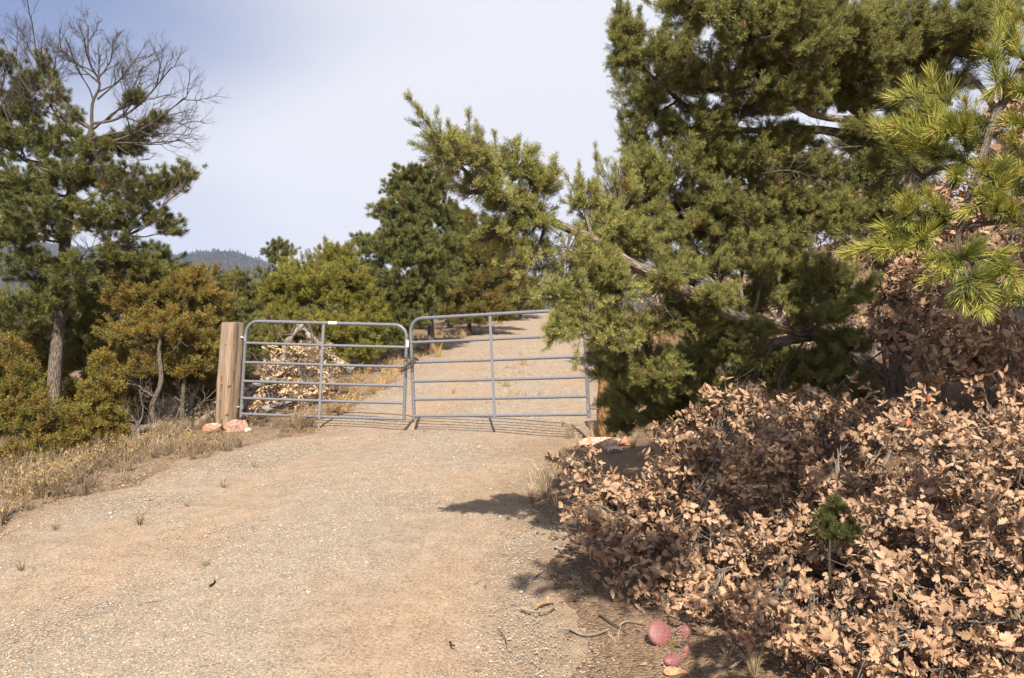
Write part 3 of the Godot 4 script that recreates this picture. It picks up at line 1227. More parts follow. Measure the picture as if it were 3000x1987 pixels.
func make_mountains() -> void:
	var prof := [Vector2(-2600, 150), Vector2(-1900, 235), Vector2(-1500, 200), Vector2(-1150, 175), Vector2(-950, 192), Vector2(-800, 176), Vector2(-730, 172), Vector2(-650, 160), Vector2(-600, 172), Vector2(-550, 170), Vector2(-495, 146), Vector2(-420, 110), Vector2(-300, 80), Vector2(-100, 70), Vector2(400, 95), Vector2(1000, 120), Vector2(2600, 90)]
	var b := MB.new()
	var nx := 420
	var rows := 60
	var f := noise(0.004, 51, FastNoiseLite.TYPE_SIMPLEX, 5)
	var tops := []
	for i in rows + 1:
		var t := float(i) / rows
		var d := lerpf(620.0, 2300.0, t)
		for j in nx + 1:
			var s := float(j) / nx
			var x := lerpf(-2500.0, 2500.0, s)
			var ridge := table(prof, x * 1600.0 / 1600.0)
			var k := smoothstep(0.0, 1.0, clampf((d - 620.0) / 980.0, 0.0, 1.0)) if d < 1600.0 else 1.0 - 0.5 * smoothstep(1600.0, 2300.0, d)
			var gul := f.get_noise_2d(x, d * 0.6) * 42.0 * k * (1.0 - k * 0.86)
			var y := ridge * k + gul + f.get_noise_2d(x * 5.0, d * 5.0) * 4.0 * k - 8.0
			var tone := 0.5 + 0.5 * f.get_noise_2d(x * 2.5 + 900.0, d * 2.5)
			var col := Color(0.030, 0.038, 0.034).lerp(Color(0.062, 0.058, 0.05), tone)
			b.vert(Vector3(x, y, -d), Vector3.UP, Vector2.ZERO, col)
			if i > 6 and i < 40:
				tops.append(Vector3(x, y, -d))
	for i in rows + 1:
		for j in nx + 1:
			var k := i * (nx + 1) + j
			var px := b.v[k + (1 if j < nx else 0)] - b.v[k - (1 if j > 0 else 0)]
			var pz := b.v[k + ((nx + 1) if i < rows else 0)] - b.v[k - ((nx + 1) if i > 0 else 0)]
			var nn := px.cross(pz).normalized()
			b.n[k] = nn if nn.y > 0.0 else -nn
	for i in rows:
		for j in nx:
			var a := i * (nx + 1) + j
			var c := a + nx + 1
			b.ix.append_array([a, c, c + 1, a, c + 1, a + 1])
	var m := plain("mountain_slope", Color(1, 1, 1), 1.0, 0.1)
	m.albedo_texture = noise_picture(noise(0.06, 31, FastNoiseLite.TYPE_SIMPLEX, 4), 512, [[0.25, Color(0.55, 0.56, 0.55)], [0.6, Color(0.9, 0.9, 0.88)], [0.8, Color(1, 1, 1)]])
	m.uv1_triplanar = true
	m.uv1_world_triplanar = true
	m.uv1_scale = Vector3.ONE * 0.006
	var o := part("mountain_ridge", b.mesh(m), self)
	tag(o, "far forested mountain ridge with a rounded summit", "", "", "structure")
	# woods on the ridge, too far off to count
	var crown := MB.new()
	var r := RandomNumberGenerator.new()
	r.seed = 6
	for i in 7:
		var a := TAU * i / 7.0
		var a2 := TAU * (i + 1) / 7.0
		crown.tri(Vector3(cos(a) * 2.2, 0, sin(a) * 2.2), Vector3(0, 6.5, 0), Vector3(cos(a2) * 2.2, 0, sin(a2) * 2.2), Color.WHITE * r.randf_range(0.8, 1.1))
	var xf := []
	var cl := PackedColorArray()
	for i in 26000:
		var p: Vector3 = tops[rng.randi() % tops.size()] + Vector3(rng.randf_range(-7, 7), -0.5, rng.randf_range(-9, 9))
		if p.x > 300.0 or p.x < -1700.0:
			continue
		var s := rng.randf_range(0.6, 1.3)
		xf.append(Transform3D(Basis.from_scale(Vector3(s, s * rng.randf_range(0.7, 1.1), s)), p))
		cl.append(Color(0.036, 0.044, 0.034).lerp(Color(0.062, 0.06, 0.048), rng.randf()))
	many("mountain_forest", crown.mesh(leafy("far_conifer", 0.9, 0.0), true), xf, cl, self)

func far_woodland() -> void:
	var b := MB.new()
	var r := RandomNumberGenerator.new()
	r.seed = 66
	for i in 260:
		var p := Vector3(r.randf_range(-1, 1), r.randf_range(-1, 1), r.randf_range(-1, 1))
		if p.length() > 1.0:
			p = p.normalized() * r.randf_range(0.6, 1.0)
		p = p * Vector3(1.4, 1.5, 1.4) + Vector3(0, 1.7, 0)
		var d := (p - Vector3(0, 1.2, 0)).normalized() + Vector3(r.randf_range(-1, 1), 0.6, r.randf_range(-1, 1)) * 0.6
		b.ribbon(p, p + d.normalized() * 0.42, Vector3(r.randf_range(-1, 1), r.randf_range(-1, 1), r.randf_range(-1, 1)).normalized(), 0.16, 0.3, Color.WHITE * r.randf_range(0.75, 1.15))
	var xf := []
	var cl := PackedColorArray()
	for i in 900:
		var d := 46.0 * exp(rng.randf() * 2.3)
		var x := rng.randf_range(-0.9, 0.25) * d - 3.0
		if x > table(LEFT_EDGE, d) - 4.0 and d < 120.0:
			continue
		var s := rng.randf_range(0.7, 1.35)
		xf.append(Transform3D(Basis(Vector3.UP, rng.randf() * TAU).scaled(Vector3(s, s * rng.randf_range(0.8, 1.3), s)), Vector3(x, height(x, -d) - 0.2, -d)))
		cl.append(Color(0.085, 0.105, 0.04).lerp(Color(0.12, 0.115, 0.04), rng.randf()))
	many("far_woodland", b.mesh(leafy("far_juniper", 0.7, 0.1), true), xf, cl, self)

func scatter() -> void:
	# loose stones of the track
	var shapes := []
	for i in 4:
		var r := RandomNumberGenerator.new()
		r.seed = 70 + i
		var b := MB.new()
		var q := []
		for k in [Vector3.RIGHT, Vector3.BACK, Vector3.LEFT, Vector3.FORWARD]:
			q.append(k * r.randf_range(0.7, 1.2) + Vector3(r.randf_range(-0.3, 0.3), r.randf_range(-0.2, 0.2), r.randf_range(-0.3, 0.3)))
		var t := Vector3(r.randf_range(-0.4, 0.4), r.randf_range(0.5, 0.8), r.randf_range(-0.4, 0.4))
		var l := Vector3(0, -0.6, 0)
		for k in 4:
			var u: Vector3 = q[k]
			var w: Vector3 = q[(k + 1) % 4]
			b.tri(u, t, w, Color.WHITE)
			b.tri(u, w, l, Color.WHITE)
		shapes.append(b.mesh(plain("pebble", Color.WHITE, 0.85, 0.3), true))
	var tones := [Color(0.30, 0.285, 0.26), Color(0.17, 0.19, 0.19), Color(0.38, 0.31, 0.23), Color(0.44, 0.38, 0.315), Color(0.39, 0.26, 0.165), Color(0.23, 0.22, 0.205), Color(0.35, 0.295, 0.235)]
	var xf := [[], [], [], []]
	var cl := [PackedColorArray(), PackedColorArray(), PackedColorArray(), PackedColorArray()]
	var n := 0
	while n < 130000:
		var d := 2.5 * exp(rng.randf() * 2.15)
		var l := table(LEFT_EDGE, d)
		var r := table(RIGHT_EDGE, d)
		var x := rng.randf_range(maxf(l - 0.3, -0.72 * d), r + 0.15)
		n += 1
		if rng.randf() < road_dirt(x, d) * 0.8:
			continue
		if (x < l + 0.25 or x > r - 0.1) and rng.randf() < 0.65:
			continue
		var s := rng.randf_range(0.0024, 0.0055) * (0.8 + d * 0.07)
		if rng.randf() < 0.02:
			s *= 1.9
		var v := rng.randi() % 4
		var y := height(x, -d, false) + 0.006 + nz.get_noise_2d(x * 60.0, -d * 60.0) * 0.010
		var u := (x - l) / (r - l)
		if x > l and x < r:
			y -= 0.025 * (exp(-pow((u - 0.30) / 0.1, 2.0)) + exp(-pow((u - 0.86) / 0.12, 2.0))) * smoothstep(0.0, 0.35, minf(x - l, r - x))
			y += 0.006
		xf[v].append(Transform3D(Basis.from_euler(Vector3(rng.randf_range(-0.5, 0.5), rng.randf() * TAU, rng.randf_range(-0.5, 0.5))).scaled(Vector3(s * rng.randf_range(0.8, 1.5), s, s)), Vector3(x, y, -d)))
		cl[v].append((tones[rng.randi() % 7] as Color) * rng.randf_range(0.75, 1.2))
	for v in 4:
		many("gravel", shapes[v], xf[v], cl[v], self)

func sow(called: String, shapes: Array, n: int, where: Callable, lo: float, hi: float, a: Color, b: Color) -> void:
	var xf := []
	var cl := []
	for s in shapes:
		xf.append([])
		cl.append(PackedColorArray())
	for i in n:
		var q: Vector2 = where.call()
		if q.x < -900.0:
			continue
		if (q.x > -4.25 and q.x < -3.2 and q.y > 8.9 and q.y < 10.25) or (q.x > 0.75 and q.x < 1.5 and q.y > 7.2 and q.y < 9.0):
			continue  # the stones at the posts lie bare
		var v := rng.randi() % shapes.size()
		var s := rng.randf_range(lo, hi)
		xf[v].append(Transform3D(Basis.from_euler(Vector3(rng.randf_range(-0.2, 0.2), rng.randf() * TAU, rng.randf_range(-0.2, 0.2))).scaled(Vector3(s, s, s)), Vector3(q.x, height(q.x, -q.y) - 0.01, -q.y)))
		cl[v].append(a.lerp(b, rng.randf()) * rng.randf_range(0.8, 1.2))
	for v in shapes.size():
		many(called, shapes[v], xf[v], cl[v], self)


func _ready() -> void:
	# camera, sky, sun, exposure
	var cam := Camera3D.new()
	cam.name = "camera"
	cam.position = EYE
	cam.rotation_degrees = Vector3(-0.45, 0, 0)
	cam.fov = 47.66
	cam.near = 0.05
	cam.far = 8000.0
	cam.current = true
	add_child(cam)
	var env := Environment.new()
	env.background_mode = Environment.BG_SKY
	var sky := Sky.new()
	var sm := PanoramaSkyMaterial.new()
	sm.panorama = sky_picture()
	sky.sky_material = sm
	env.sky = sky
	env.background_energy_multiplier = 1.0
	env.tonemap_mode = Environment.TONE_MAPPER_LINEAR
	env.tonemap_exposure = 2.1
	env.sdfgi_enabled = true
	env.ssao_enabled = true
	env.ssil_enabled = true
	env.fog_enabled = true
	env.fog_density = 0.00017
	env.fog_light_color = Color(0.80, 0.86, 1.0)
	var we := WorldEnvironment.new()
	we.name = "world_environment"
	we.environment = env
	add_child(we)
	var sun := DirectionalLight3D.new()
	sun.name = "sun"
	sun.light_color = Color(1.0, 0.952, 0.882)
	sun.light_energy = 1.5
	sun.light_angular_distance = 0.53
	sun.shadow_enabled = true
	add_child(sun)
	sun.look_at_from_position(Vector3.ZERO, Vector3(-0.03, -1.0, -0.97), Vector3.UP)

	rng.seed = 20240
	nz.seed = 12
	nz.fractal_octaves = 4
	mats.stone_tex = noise_picture(noise(0.03, 15, FastNoiseLite.TYPE_SIMPLEX, 5), 256, [[0.2, Color(0.62, 0.6, 0.6)], [0.5, Color(0.88, 0.86, 0.84)], [0.8, Color(1, 1, 1)]])
	make_pieces()

	# the setting
	make_ground()
	make_road()
	make_mountains()
	far_woodland()

	# gates, posts, chain
	var paint := StandardMaterial3D.new()
	paint.resource_name = "grey_gate_paint"
	paint.albedo_texture = noise_picture(noise(0.02, 61, FastNoiseLite.TYPE_SIMPLEX, 5), 256, [[0.2, Color(0.365, 0.37, 0.40)], [0.5, Color(0.42, 0.427, 0.455)], [0.8, Color(0.47, 0.477, 0.505)]])
	paint.uv1_scale = Vector3(1, 3, 1)
	paint.roughness = 0.42
	paint.metallic_specular = 0.5
	var metal := StandardMaterial3D.new()
	metal.resource_name = "galvanised_steel"
	metal.albedo_color = Color(0.72, 0.74, 0.76)
	metal.metallic = 0.85
	metal.roughness = 0.4
	var lg := gate("metal_gate", "left grey tube gate leaf on the square timber post, white sticker on top", Vector3(-3.56, 1.76, -10.3), Vector3(-1.34, 1.7, -9.8), Vector3(-1.38, 0.5, -9.8), Vector3(-3.64, 0.514, -10.3), paint, [0.0, 0.17, 0.353, 0.556, 0.765], 0.497)
	var rg := gate("metal_gate", "right grey tube gate leaf whose far end the juniper branch covers", Vector3(-1.3, 1.78, -9.8), Vector3(0.839, 1.88, -9), Vector3(0.901, 0.646, -9), Vector3(-1.25, 0.539, -9.8), paint, [0.0, 0.171, 0.356, 0.552, 0.757], 0.485)
	var white := plain("white_sticker", Color(0.80, 0.80, 0.79), 0.35)
	for lab in [[Vector3(-2.39, 1.73, -10), Vector3(-2.28, 1.73, -10), 0.0228], [Vector3(-1.34, 1.51, -9.8), Vector3(-1.34, 1.42, -9.8), 0.0228]]:
		var sb := MB.new()
		sb.tube(PackedVector3Array([lab[0] - lg.position, lab[1] - lg.position]), PackedFloat32Array([lab[2], lab[2]]), 14, Color.WHITE)
		part("sticker", sb.mesh(white), lg, "", "white sticker wrapped round the tube")
	hinge(lg, Vector3(-3.58, 1.53, -10.3), Vector3(-3.68, 1.55, -10.3), metal)
	hinge(lg, Vector3(-3.63, 0.613, -10.3), Vector3(-3.74, 0.595, -10.3), metal)
	hinge(rg, Vector3(0.896, 0.722, -9), Vector3(1.01, 0.702, -9.05), metal)
	hinge(rg, Vector3(0.854, 1.65, -9), Vector3(0.987, 1.65, -9.05), metal)
	var post_foot := ground_at(Vector3(-3.84, 0.258, -10.3))
	timber_post("squared weathered timber gate post with knots, left of the gate", post_foot, Vector3(-3.75, 1.74, -10.3), 0.225, -0.5)
	var rp := ground_at(Vector3(1.13, 0.491, -9.15))
	var rpo := thing("log_post", "round bark brown log post at the right gate end, half hidden by juniper", "post", rp)
	var rb := MB.new()
	var rpp := PackedVector3Array()
	for i in 16:
		rpp.append(Vector3(0.012 * sin(i), -0.15 + 1.65 * i / 15.0, 0.0))
	rb.tube(rpp, taper(16, 0.112, 0.1), 22, Color(1.6, 1.1, 0.8), 0.22, nz, true)
	part("log", rb.mesh(bark("post_bark", Color(0.25, 0.15, 0.085), Color(0.12, 0.065, 0.035), 1.5)), rpo)
	# chain round the meeting ends of the leaves
	var chain := thing("gate_chain", "dark chain knotted round the two meeting gate ends", "chain", Vector3(-1.32, 1.22, -9.8))
	var link := TorusMesh.new()
	link.inner_radius = 0.0085
	link.outer_radius = 0.0155
	link.rings = 12
	link.ring_segments = 7
	var chm := plain("dark_chain", Color(0.06, 0.055, 0.05), 0.5)
	chm.metallic = 0.4
	link.material = chm
	var cpath := [Vector3(-1.41, 1.28, -9.77), Vector3(-1.35, 1.29, -9.74), Vector3(-1.28, 1.28, -9.74), Vector3(-1.22, 1.28, -9.76), Vector3(-1.2, 1.25, -9.8), Vector3(-1.25, 1.27, -9.86), Vector3(-1.31, 1.22, -9.84), Vector3(-1.35, 1.18, -9.76), Vector3(-1.4, 1.15, -9.74), Vector3(-1.4, 1.11, -9.78), Vector3(-1.34, 1.16, -9.76), Vector3(-1.27, 1.22, -9.73), Vector3(-1.23, 1.26, -9.74), Vector3(-1.27, 1.18, -9.72), Vector3(-1.34, 1.13, -9.73), Vector3(-1.36, 1.08, -9.73)]
	var cp := smooth_path(cpath, 7)
	var walked := 0.0
	var ln := 0
	for i in cp.size() - 1:
		walked += cp[i].distance_to(cp[i + 1])
		if walked > 0.021:
			walked = 0.0
			var l := part("link", link, chain)
			var dir := (cp[i + 1] - cp[i]).normalized()
			var side := dir.cross(Vector3(0.2, 0.3, 1.0)).normalized().rotated(dir, PI / 2 * (ln % 2))
			l.transform = Transform3D(Basis(dir * 1.35, side, dir.cross(side)), cp[i] - chain.position)
			ln += 1

	# stones at the posts
	rock("pale cream slab stone left of the timber post foot", Vector3(-3.95, 0.312, -10.2), Vector3(0.13, 0.045, 0.09), Color(0.66, 0.58, 0.40), 1, 0.3, 0.05, "", 0.1)
	rock("thin orange slab below the cream slab at the timber post", Vector3(-3.87, 0.279, -10.1), Vector3(0.15, 0.025, 0.1), Color(0.56, 0.30, 0.16), 2, 0.1, 0.0, "", 0.2)
	rock("mauve pink rock low in front of the timber post, left of the taller rock", Vector3(-3.85, 0.218, -10), Vector3(0.14, 0.085, 0.1), Color(0.44, 0.27, 0.22), 3, 0.8, 0.2)
	rock("orange red rock at the outer left of the timber post stones", Vector3(-3.98, 0.228, -10.1), Vector3(0.1, 0.07, 0.08), Color(0.52, 0.27, 0.16), 4, 0.2, 0.3)
	rock("largest pinkish rock with a white rim, right at the timber post foot", Vector3(-3.57, 0.265, -9.95), Vector3(0.15, 0.11, 0.1), Color(0.55, 0.36, 0.29), 5, 0.4, 0.3, "", 0.25)
	rock("small white stone beside the pinkish rock, right of the timber post", Vector3(-3.41, 0.294, -9.9), Vector3(0.055, 0.035, 0.05), Color(0.68, 0.60, 0.50), 6, 0.4)
	rock("long white quartz streaked slab left of the log post foot", Vector3(0.994, 0.45, -8.75), Vector3(0.26, 0.075, 0.14), Color(0.66, 0.44, 0.34), 7, 0.35, 0.15, "", 0.25)
	rock("broad tan pink slab in front of the log post", Vector3(1.09, 0.44, -8.5), Vector3(0.2, 0.1, 0.13), Color(0.66, 0.46, 0.32), 8, -0.2, 0.25, "", 0.25)
	rock("red orange rock to the right of the log post foot", Vector3(1.28, 0.452, -8.7), Vector3(0.12, 0.085, 0.1), Color(0.54, 0.28, 0.19), 9, 0.5, 0.2, "", 0.3)
	rock("white stone low at the front of the log post slabs", Vector3(1.13, 0.398, -8.2), Vector3(0.13, 0.07, 0.1), Color(0.70, 0.60, 0.52), 10, 0.9, 0.1)
	rock("small rust red rock behind the gate end by the log post", Vector3(0.926, 0.497, -9.1), Vector3(0.08, 0.05, 0.06), Color(0.45, 0.20, 0.11), 12, 0.9, 0.1)
	rock("yellowish lichened stone in the shade under the oak", Vector3(0.86, 0.199, -3.91), Vector3(0.035, 0.028, 0.03), Color(0.58, 0.50, 0.33), 13)
	rock("pale rounded stone by the bunch grass at the bottom edge", Vector3(1.21, 0.239, -3.1), Vector3(0.028, 0.022, 0.022), Color(0.60, 0.48, 0.36), 14)
	rock("lone small pink stone lying on the track before the gate", Vector3(-0.371, 0.31, -8.61), Vector3(0.03, 0.025, 0.03), Color(0.55, 0.40, 0.33), 16)
	rock("flat orange stone at the bottom edge under the cactus", Vector3(0.694, 0.146, -3.26), Vector3(0.05, 0.02, 0.04), Color(0.55, 0.30, 0.18), 17)

	trees()
	undergrowth()
	scatter()
	print("foliage ", count_foliage)


func trees() -> void:
	var pin := Color(0.115, 0.134, 0.046)
	var pin2 := Color(0.169, 0.166, 0.046)
	var jun := Color(0.169, 0.173, 0.040)
	var jun2 := Color(0.230, 0.211, 0.046)
	# the big pine on the left, its top dead
	var lp := tree("pinyon_pine", "tall pinyon pine with a bare dead top at the left edge", "tree", "pinyon pines", [
		[[ground_at(Vector3(-6.71, 0.147, -11.2)) - Vector3(0, 0.1, 0), Vector3(-6.67, 1.03, -11.2), Vector3(-6.58, 2.04, -11.2), Vector3(-6.51, 2.92, -11.2), Vector3(-6.4, 3.74, -11.2), Vector3(-6.22, 4.25, -11.2), Vector3(-6.12, 4.56, -11.2)], 0.105, 0.045, 1],
		[[Vector3(-6.58, 2.1, -11.2), Vector3(-6.15, 2.46, -11), Vector3(-5.82, 2.7, -10.9), Vector3(-5.43, 2.97, -10.8)], 0.07, 0.02],
		[[Vector3(-6.42, 3.68, -11.2), Vector3(-6.7, 4.01, -11.3), Vector3(-7.2, 4.16, -11.4), Vector3(-7.65, 4.45, -11.5)], 0.06, 0.02]],
		[[Vector3(-7.2, 4.48, -11.4), Vector3(0.482, 0.289, 0.482)], [Vector3(-7.2, 3.74, -11.2), Vector3(0.536, 0.347, 0.536)], [Vector3(-6.39, 3.89, -11), Vector3(0.434, 0.31, 0.434)], [Vector3(-6.55, 3.1, -10.7), Vector3(0.543, 0.362, 0.543)], [Vector3(-6.01, 3.87, -11.2), Vector3(0.442, 0.284, 0.442)], [Vector3(-5.47, 3.7, -11), Vector3(0.372, 0.279, 0.372)], [Vector3(-4.89, 3.81, -10.9), Vector3(0.307, 0.197, 0.307)], [Vector3(-4.53, 3.9, -10.8), Vector3(0.183, 0.146, 0.183)], [Vector3(-5.02, 3.24, -11), Vector3(0.235, 0.186, 0.235)], [Vector3(-4.79, 3.12, -11), Vector3(0.136, 0.161, 0.136)], [Vector3(-5.43, 2.73, -10.8), Vector3(0.426, 0.304, 0.426)], [Vector3(-5.89, 3.24, -10.8), Vector3(0.426, 0.274, 0.426)], [Vector3(-6.83, 2.51, -10.8), Vector3(0.487, 0.365, 0.487)], [Vector3(-6.02, 2.38, -10.6), Vector3(0.358, 0.269, 0.358)], [Vector3(-7.49, 5.02, -11.6), Vector3(0.294, 0.294, 0.294)], [Vector3(-6.82, 4.39, -11.3), Vector3(0.382, 0.286, 0.382)], [Vector3(-5.61, 4.36, -11.3), Vector3(0.35, 0.166, 0.35)], [Vector3(-5.28, 4.56, -11.2), Vector3(0.164, 0.139, 0.164)], [Vector3(-7.08, 1.78, -10.9), Vector3(0.43, 0.368, 0.43)], [Vector3(-7.32, 5.45, -11.6), Vector3(0.235, 0.196, 0.235)], [Vector3(-7.71, 3.3, -11.2), Vector3(0.505, 0.757, 0.505)], [Vector3(-7.91, 4.45, -11.5), Vector3(0.518, 0.518, 0.518)], [Vector3(-5.24, 2.49, -10.9), Vector3(0.368, 0.184, 0.368)], [Vector3(-5.89, 2.1, -11.2), Vector3(0.379, 0.252, 0.379)], [Vector3(-7.48, 5.7, -11.4), Vector3(0.154, 0.167, 0.154)], [Vector3(-7.04, 5.41, -11.3), Vector3(0.166, 0.153, 0.166)], [Vector3(-6.66, 5.09, -11.2), Vector3(0.189, 0.164, 0.189)], [Vector3(-7.13, 4.93, -11.4), Vector3(0.257, 0.231, 0.257)], [Vector3(-6.36, 4.35, -11.1), Vector3(0.275, 0.213, 0.275)], [Vector3(-5.93, 4.2, -11), Vector3(0.273, 0.186, 0.273)], [Vector3(-6.46, 3.44, -10.9), Vector3(0.368, 0.27, 0.368)], [Vector3(-7.14, 3.01, -10.9), Vector3(0.368, 0.307, 0.368)], [Vector3(-6.59, 2.09, -10.9), Vector3(0.246, 0.246, 0.246)], [Vector3(-5.43, 3.24, -10.8), Vector3(0.304, 0.219, 0.304)], [Vector3(-5.17, 3.62, -10.9), Vector3(0.307, 0.184, 0.307)], [Vector3(-5.79, 4.32, -11.1), Vector3(0.188, 0.125, 0.188)], [Vector3(-6.44, 4.75, -11.2), Vector3(0.164, 0.139, 0.164)], [Vector3(-4.95, 4.63, -10.9), Vector3(0.135, 0.086, 0.135)], [Vector3(-5.31, 4.95, -10.9), Vector3(0.086, 0.062, 0.086)], [Vector3(-6.88, 5.66, -11.3), Vector3(0.102, 0.089, 0.102)]],
		{"pine": true, "green": pin, "other": pin2, "bark": "bark_grey", "dead": 0.9, "cover": 1.75, "subs": 9, "up": 0.35, "size": 0.8})
	var dead := [
		[[Vector3(-6.12, 4.56, -11.2), Vector3(-6.11, 4.94, -11.2), Vector3(-6, 5.23, -11.2), Vector3(-6.1, 5.53, -11.1), Vector3(-6.11, 6.03, -11.1)], 0.045],
		[[Vector3(-6.1, 4.65, -11.2), Vector3(-5.65, 4.66, -11), Vector3(-5.23, 4.88, -10.9), Vector3(-4.78, 5.33, -10.8)], 0.04],
		[[Vector3(-6.19, 4.37, -11.2), Vector3(-5.68, 4.35, -11), Vector3(-5.12, 4.51, -10.8), Vector3(-4.53, 4.88, -10.7)], 0.04],
		[[Vector3(-6.26, 4.18, -11.2), Vector3(-6.69, 4.78, -11.3), Vector3(-6.91, 5.28, -11.3), Vector3(-7.04, 6.11, -11.3)], 0.045],
		[[Vector3(-6, 5.23, -11.2), Vector3(-6.31, 5.5, -11.2), Vector3(-6.57, 5.75, -11.2)], 0.03],
		[[Vector3(-6.38, 4.56, -11.2), Vector3(-6.64, 4.94, -11), Vector3(-6.95, 5.12, -11), Vector3(-7.28, 5.8, -11)], 0.03],
		[[Vector3(-5.83, 4.67, -11.1), Vector3(-5.61, 5.09, -11.3), Vector3(-5.47, 5.57, -11.4)], 0.025],
		[[Vector3(-5.65, 4.32, -11), Vector3(-5.12, 4.27, -10.8), Vector3(-4.56, 4.28, -10.7)], 0.025],
		[[Vector3(-5.98, 5.25, -11.1), Vector3(-5.79, 5.53, -11.1), Vector3(-5.76, 5.84, -11.1)], 0.022],
		[[Vector3(-5.98, 4.97, -11.1), Vector3(-5.58, 5.25, -11), Vector3(-5.3, 5.62, -11)], 0.025],
		[[Vector3(-7.14, 4.14, -11.3), Vector3(-7.39, 4.71, -11.3), Vector3(-7.64, 5.35, -11.3)], 0.03],
		[[Vector3(-6.24, 3.47, -11.1), Vector3(-5.68, 3.59, -10.7), Vector3(-5.28, 3.55, -10.5)], 0.02],
		[[Vector3(-6.28, 2.4, -11), Vector3(-5.87, 2.73, -10.6), Vector3(-5.52, 2.84, -10.5)], 0.02]]
	for d in dead:
		var b := MB.new()
		bare(b, smooth_path(d[0], 4), d[1], 3, lp.position, 9, 0.25)
		part("dead_limb", b.mesh(mats.bark_grey), lp)
	var rusty := {"green": jun, "other": Color(0.230, 0.154, 0.035), "rust": 0.12, "dead": 0.5, "plumes": 10, "cover": 2.2, "up": 0.85, "size": 0.8, "subs": 10}
	# left side bushes
	tree("juniper_bush", "bushy rust tinged juniper at the far left edge beside the grass", "bush", "junipers", [[[ground_at(Vector3(-5.33, -0.249, -8.4)), Vector3(-5.32, 0.131, -8.4), Vector3(-5.43, 0.977, -8.5)], 0.07, 0.02, 1]],
		[[Vector3(-5.73, 1.35, -8.7), Vector3(0.167, 0.216, 0.167)], [Vector3(-5.46, 0.977, -8.5), Vector3(0.211, 0.239, 0.211)], [Vector3(-5.09, 0.617, -8.3), Vector3(0.234, 0.234, 0.234)], [Vector3(-5.42, 0.57, -8.3), Vector3(0.281, 0.281, 0.281)], [Vector3(-4.91, 0.321, -8.1), Vector3(0.256, 0.21, 0.256)], [Vector3(-5.1, 0.218, -7.9), Vector3(0.267, 0.223, 0.267)], [Vector3(-4.78, 0.065, -8), Vector3(0.207, 0.135, 0.207)], [Vector3(-4.95, 0.016, -7.8), Vector3(0.264, 0.158, 0.264)], [Vector3(-5.77, 0.758, -8.3), Vector3(0.327, 0.561, 0.327)], [Vector3(-5.34, 0.737, -8.5), Vector3(0.192, 0.192, 0.192)], [Vector3(-5, 0.45, -8.5), Vector3(0.163, 0.192, 0.163)]], rusty)
	tree("juniper_bush", "small cone shaped golden juniper right of the tall pine trunk", "bush", "junipers", [[[ground_at(Vector3(-4.75, -0.069, -8.7)), Vector3(-4.73, 0.472, -8.7), Vector3(-4.7, 1.15, -8.8)], 0.05, 0.012, 1]],
		[[Vector3(-4.69, 1.2, -8.8), Vector3(0.099, 0.218, 0.099)], [Vector3(-4.68, 0.889, -8.7), Vector3(0.186, 0.216, 0.186)], [Vector3(-4.69, 0.6, -8.65), Vector3(0.244, 0.224, 0.244)], [Vector3(-4.75, 0.29, -8.6), Vector3(0.271, 0.223, 0.271)], [Vector3(-4.58, 0.416, -8.75), Vector3(0.197, 0.217, 0.197)], [Vector3(-4.74, 0.027, -8.45), Vector3(0.267, 0.162, 0.267)], [Vector3(-4.55, 0.12, -8.6), Vector3(0.223, 0.194, 0.223)]], {"green": Color(0.203, 0.186, 0.039), "other": Color(0.257, 0.186, 0.039), "rust": 0.12, "cover": 3.2, "up": 0.8, "size": 0.75, "subs": 11})
	tree("juniper_tree", "rust orange juniper with grey twisted trunk behind the dead wood", "tree", "junipers", [[[ground_at(Vector3(-4.93, 0.327, -10.5)), Vector3(-4.92, 0.594, -10.5), Vector3(-4.8, 0.949, -10.5), Vector3(-4.87, 1.42, -10.6), Vector3(-4.83, 1.9, -10.8)], 0.05, 0.02, 1], [[ground_at(Vector3(-4.61, 0.393, -10.7)), Vector3(-4.57, 0.937, -10.7), Vector3(-4.52, 1.54, -10.8)], 0.04, 0.015, 1]],
		[[Vector3(-5.24, 2.03, -10.9), Vector3(0.461, 0.338, 0.461)], [Vector3(-4.8, 2.16, -11.1), Vector3(0.406, 0.344, 0.406)], [Vector3(-4.58, 2.11, -11.4), Vector3(0.353, 0.45, 0.353)], [Vector3(-4.72, 1.6, -10.7), Vector3(0.482, 0.271, 0.482)], [Vector3(-4.35, 1.48, -10.9), Vector3(0.276, 0.338, 0.276)], [Vector3(-5.33, 1.6, -10.7), Vector3(0.332, 0.301, 0.332)], [Vector3(-4.43, 1.79, -11.5), Vector3(0.207, 0.389, 0.207)], [Vector3(-5.03, 1.02, -11.4), Vector3(0.385, 0.257, 0.385)], [Vector3(-5.58, 0.946, -11.6), Vector3(0.392, 0.261, 0.392)], [Vector3(-4.54, 0.963, -11.3), Vector3(0.255, 0.255, 0.255)], [Vector3(-5.88, 0.536, -11.8), Vector3(0.332, 0.266, 0.332)], [Vector3(-4.6, 0.619, -11.6), Vector3(0.261, 0.196, 0.261)], [Vector3(-5.06, 1.12, -10.7), Vector3(0.217, 0.217, 0.217)], [Vector3(-4.53, 1.11, -10.8), Vector3(0.219, 0.219, 0.219)], [Vector3(-4.98, 0.779, -11.2), Vector3(0.315, 0.252, 0.315)], [Vector3(-5.49, 1.05, -10.9), Vector3(0.221, 0.246, 0.221)], [Vector3(-4.33, 1.17, -11), Vector3(0.186, 0.248, 0.186)]], {"green": Color(0.185, 0.18, 0.045), "other": Color(0.26, 0.18, 0.04), "rust": 0.24, "dead": 0.6, "cover": 2.6, "up": 0.6, "size": 0.85, "subs": 10, "bark": "bark_grey"})
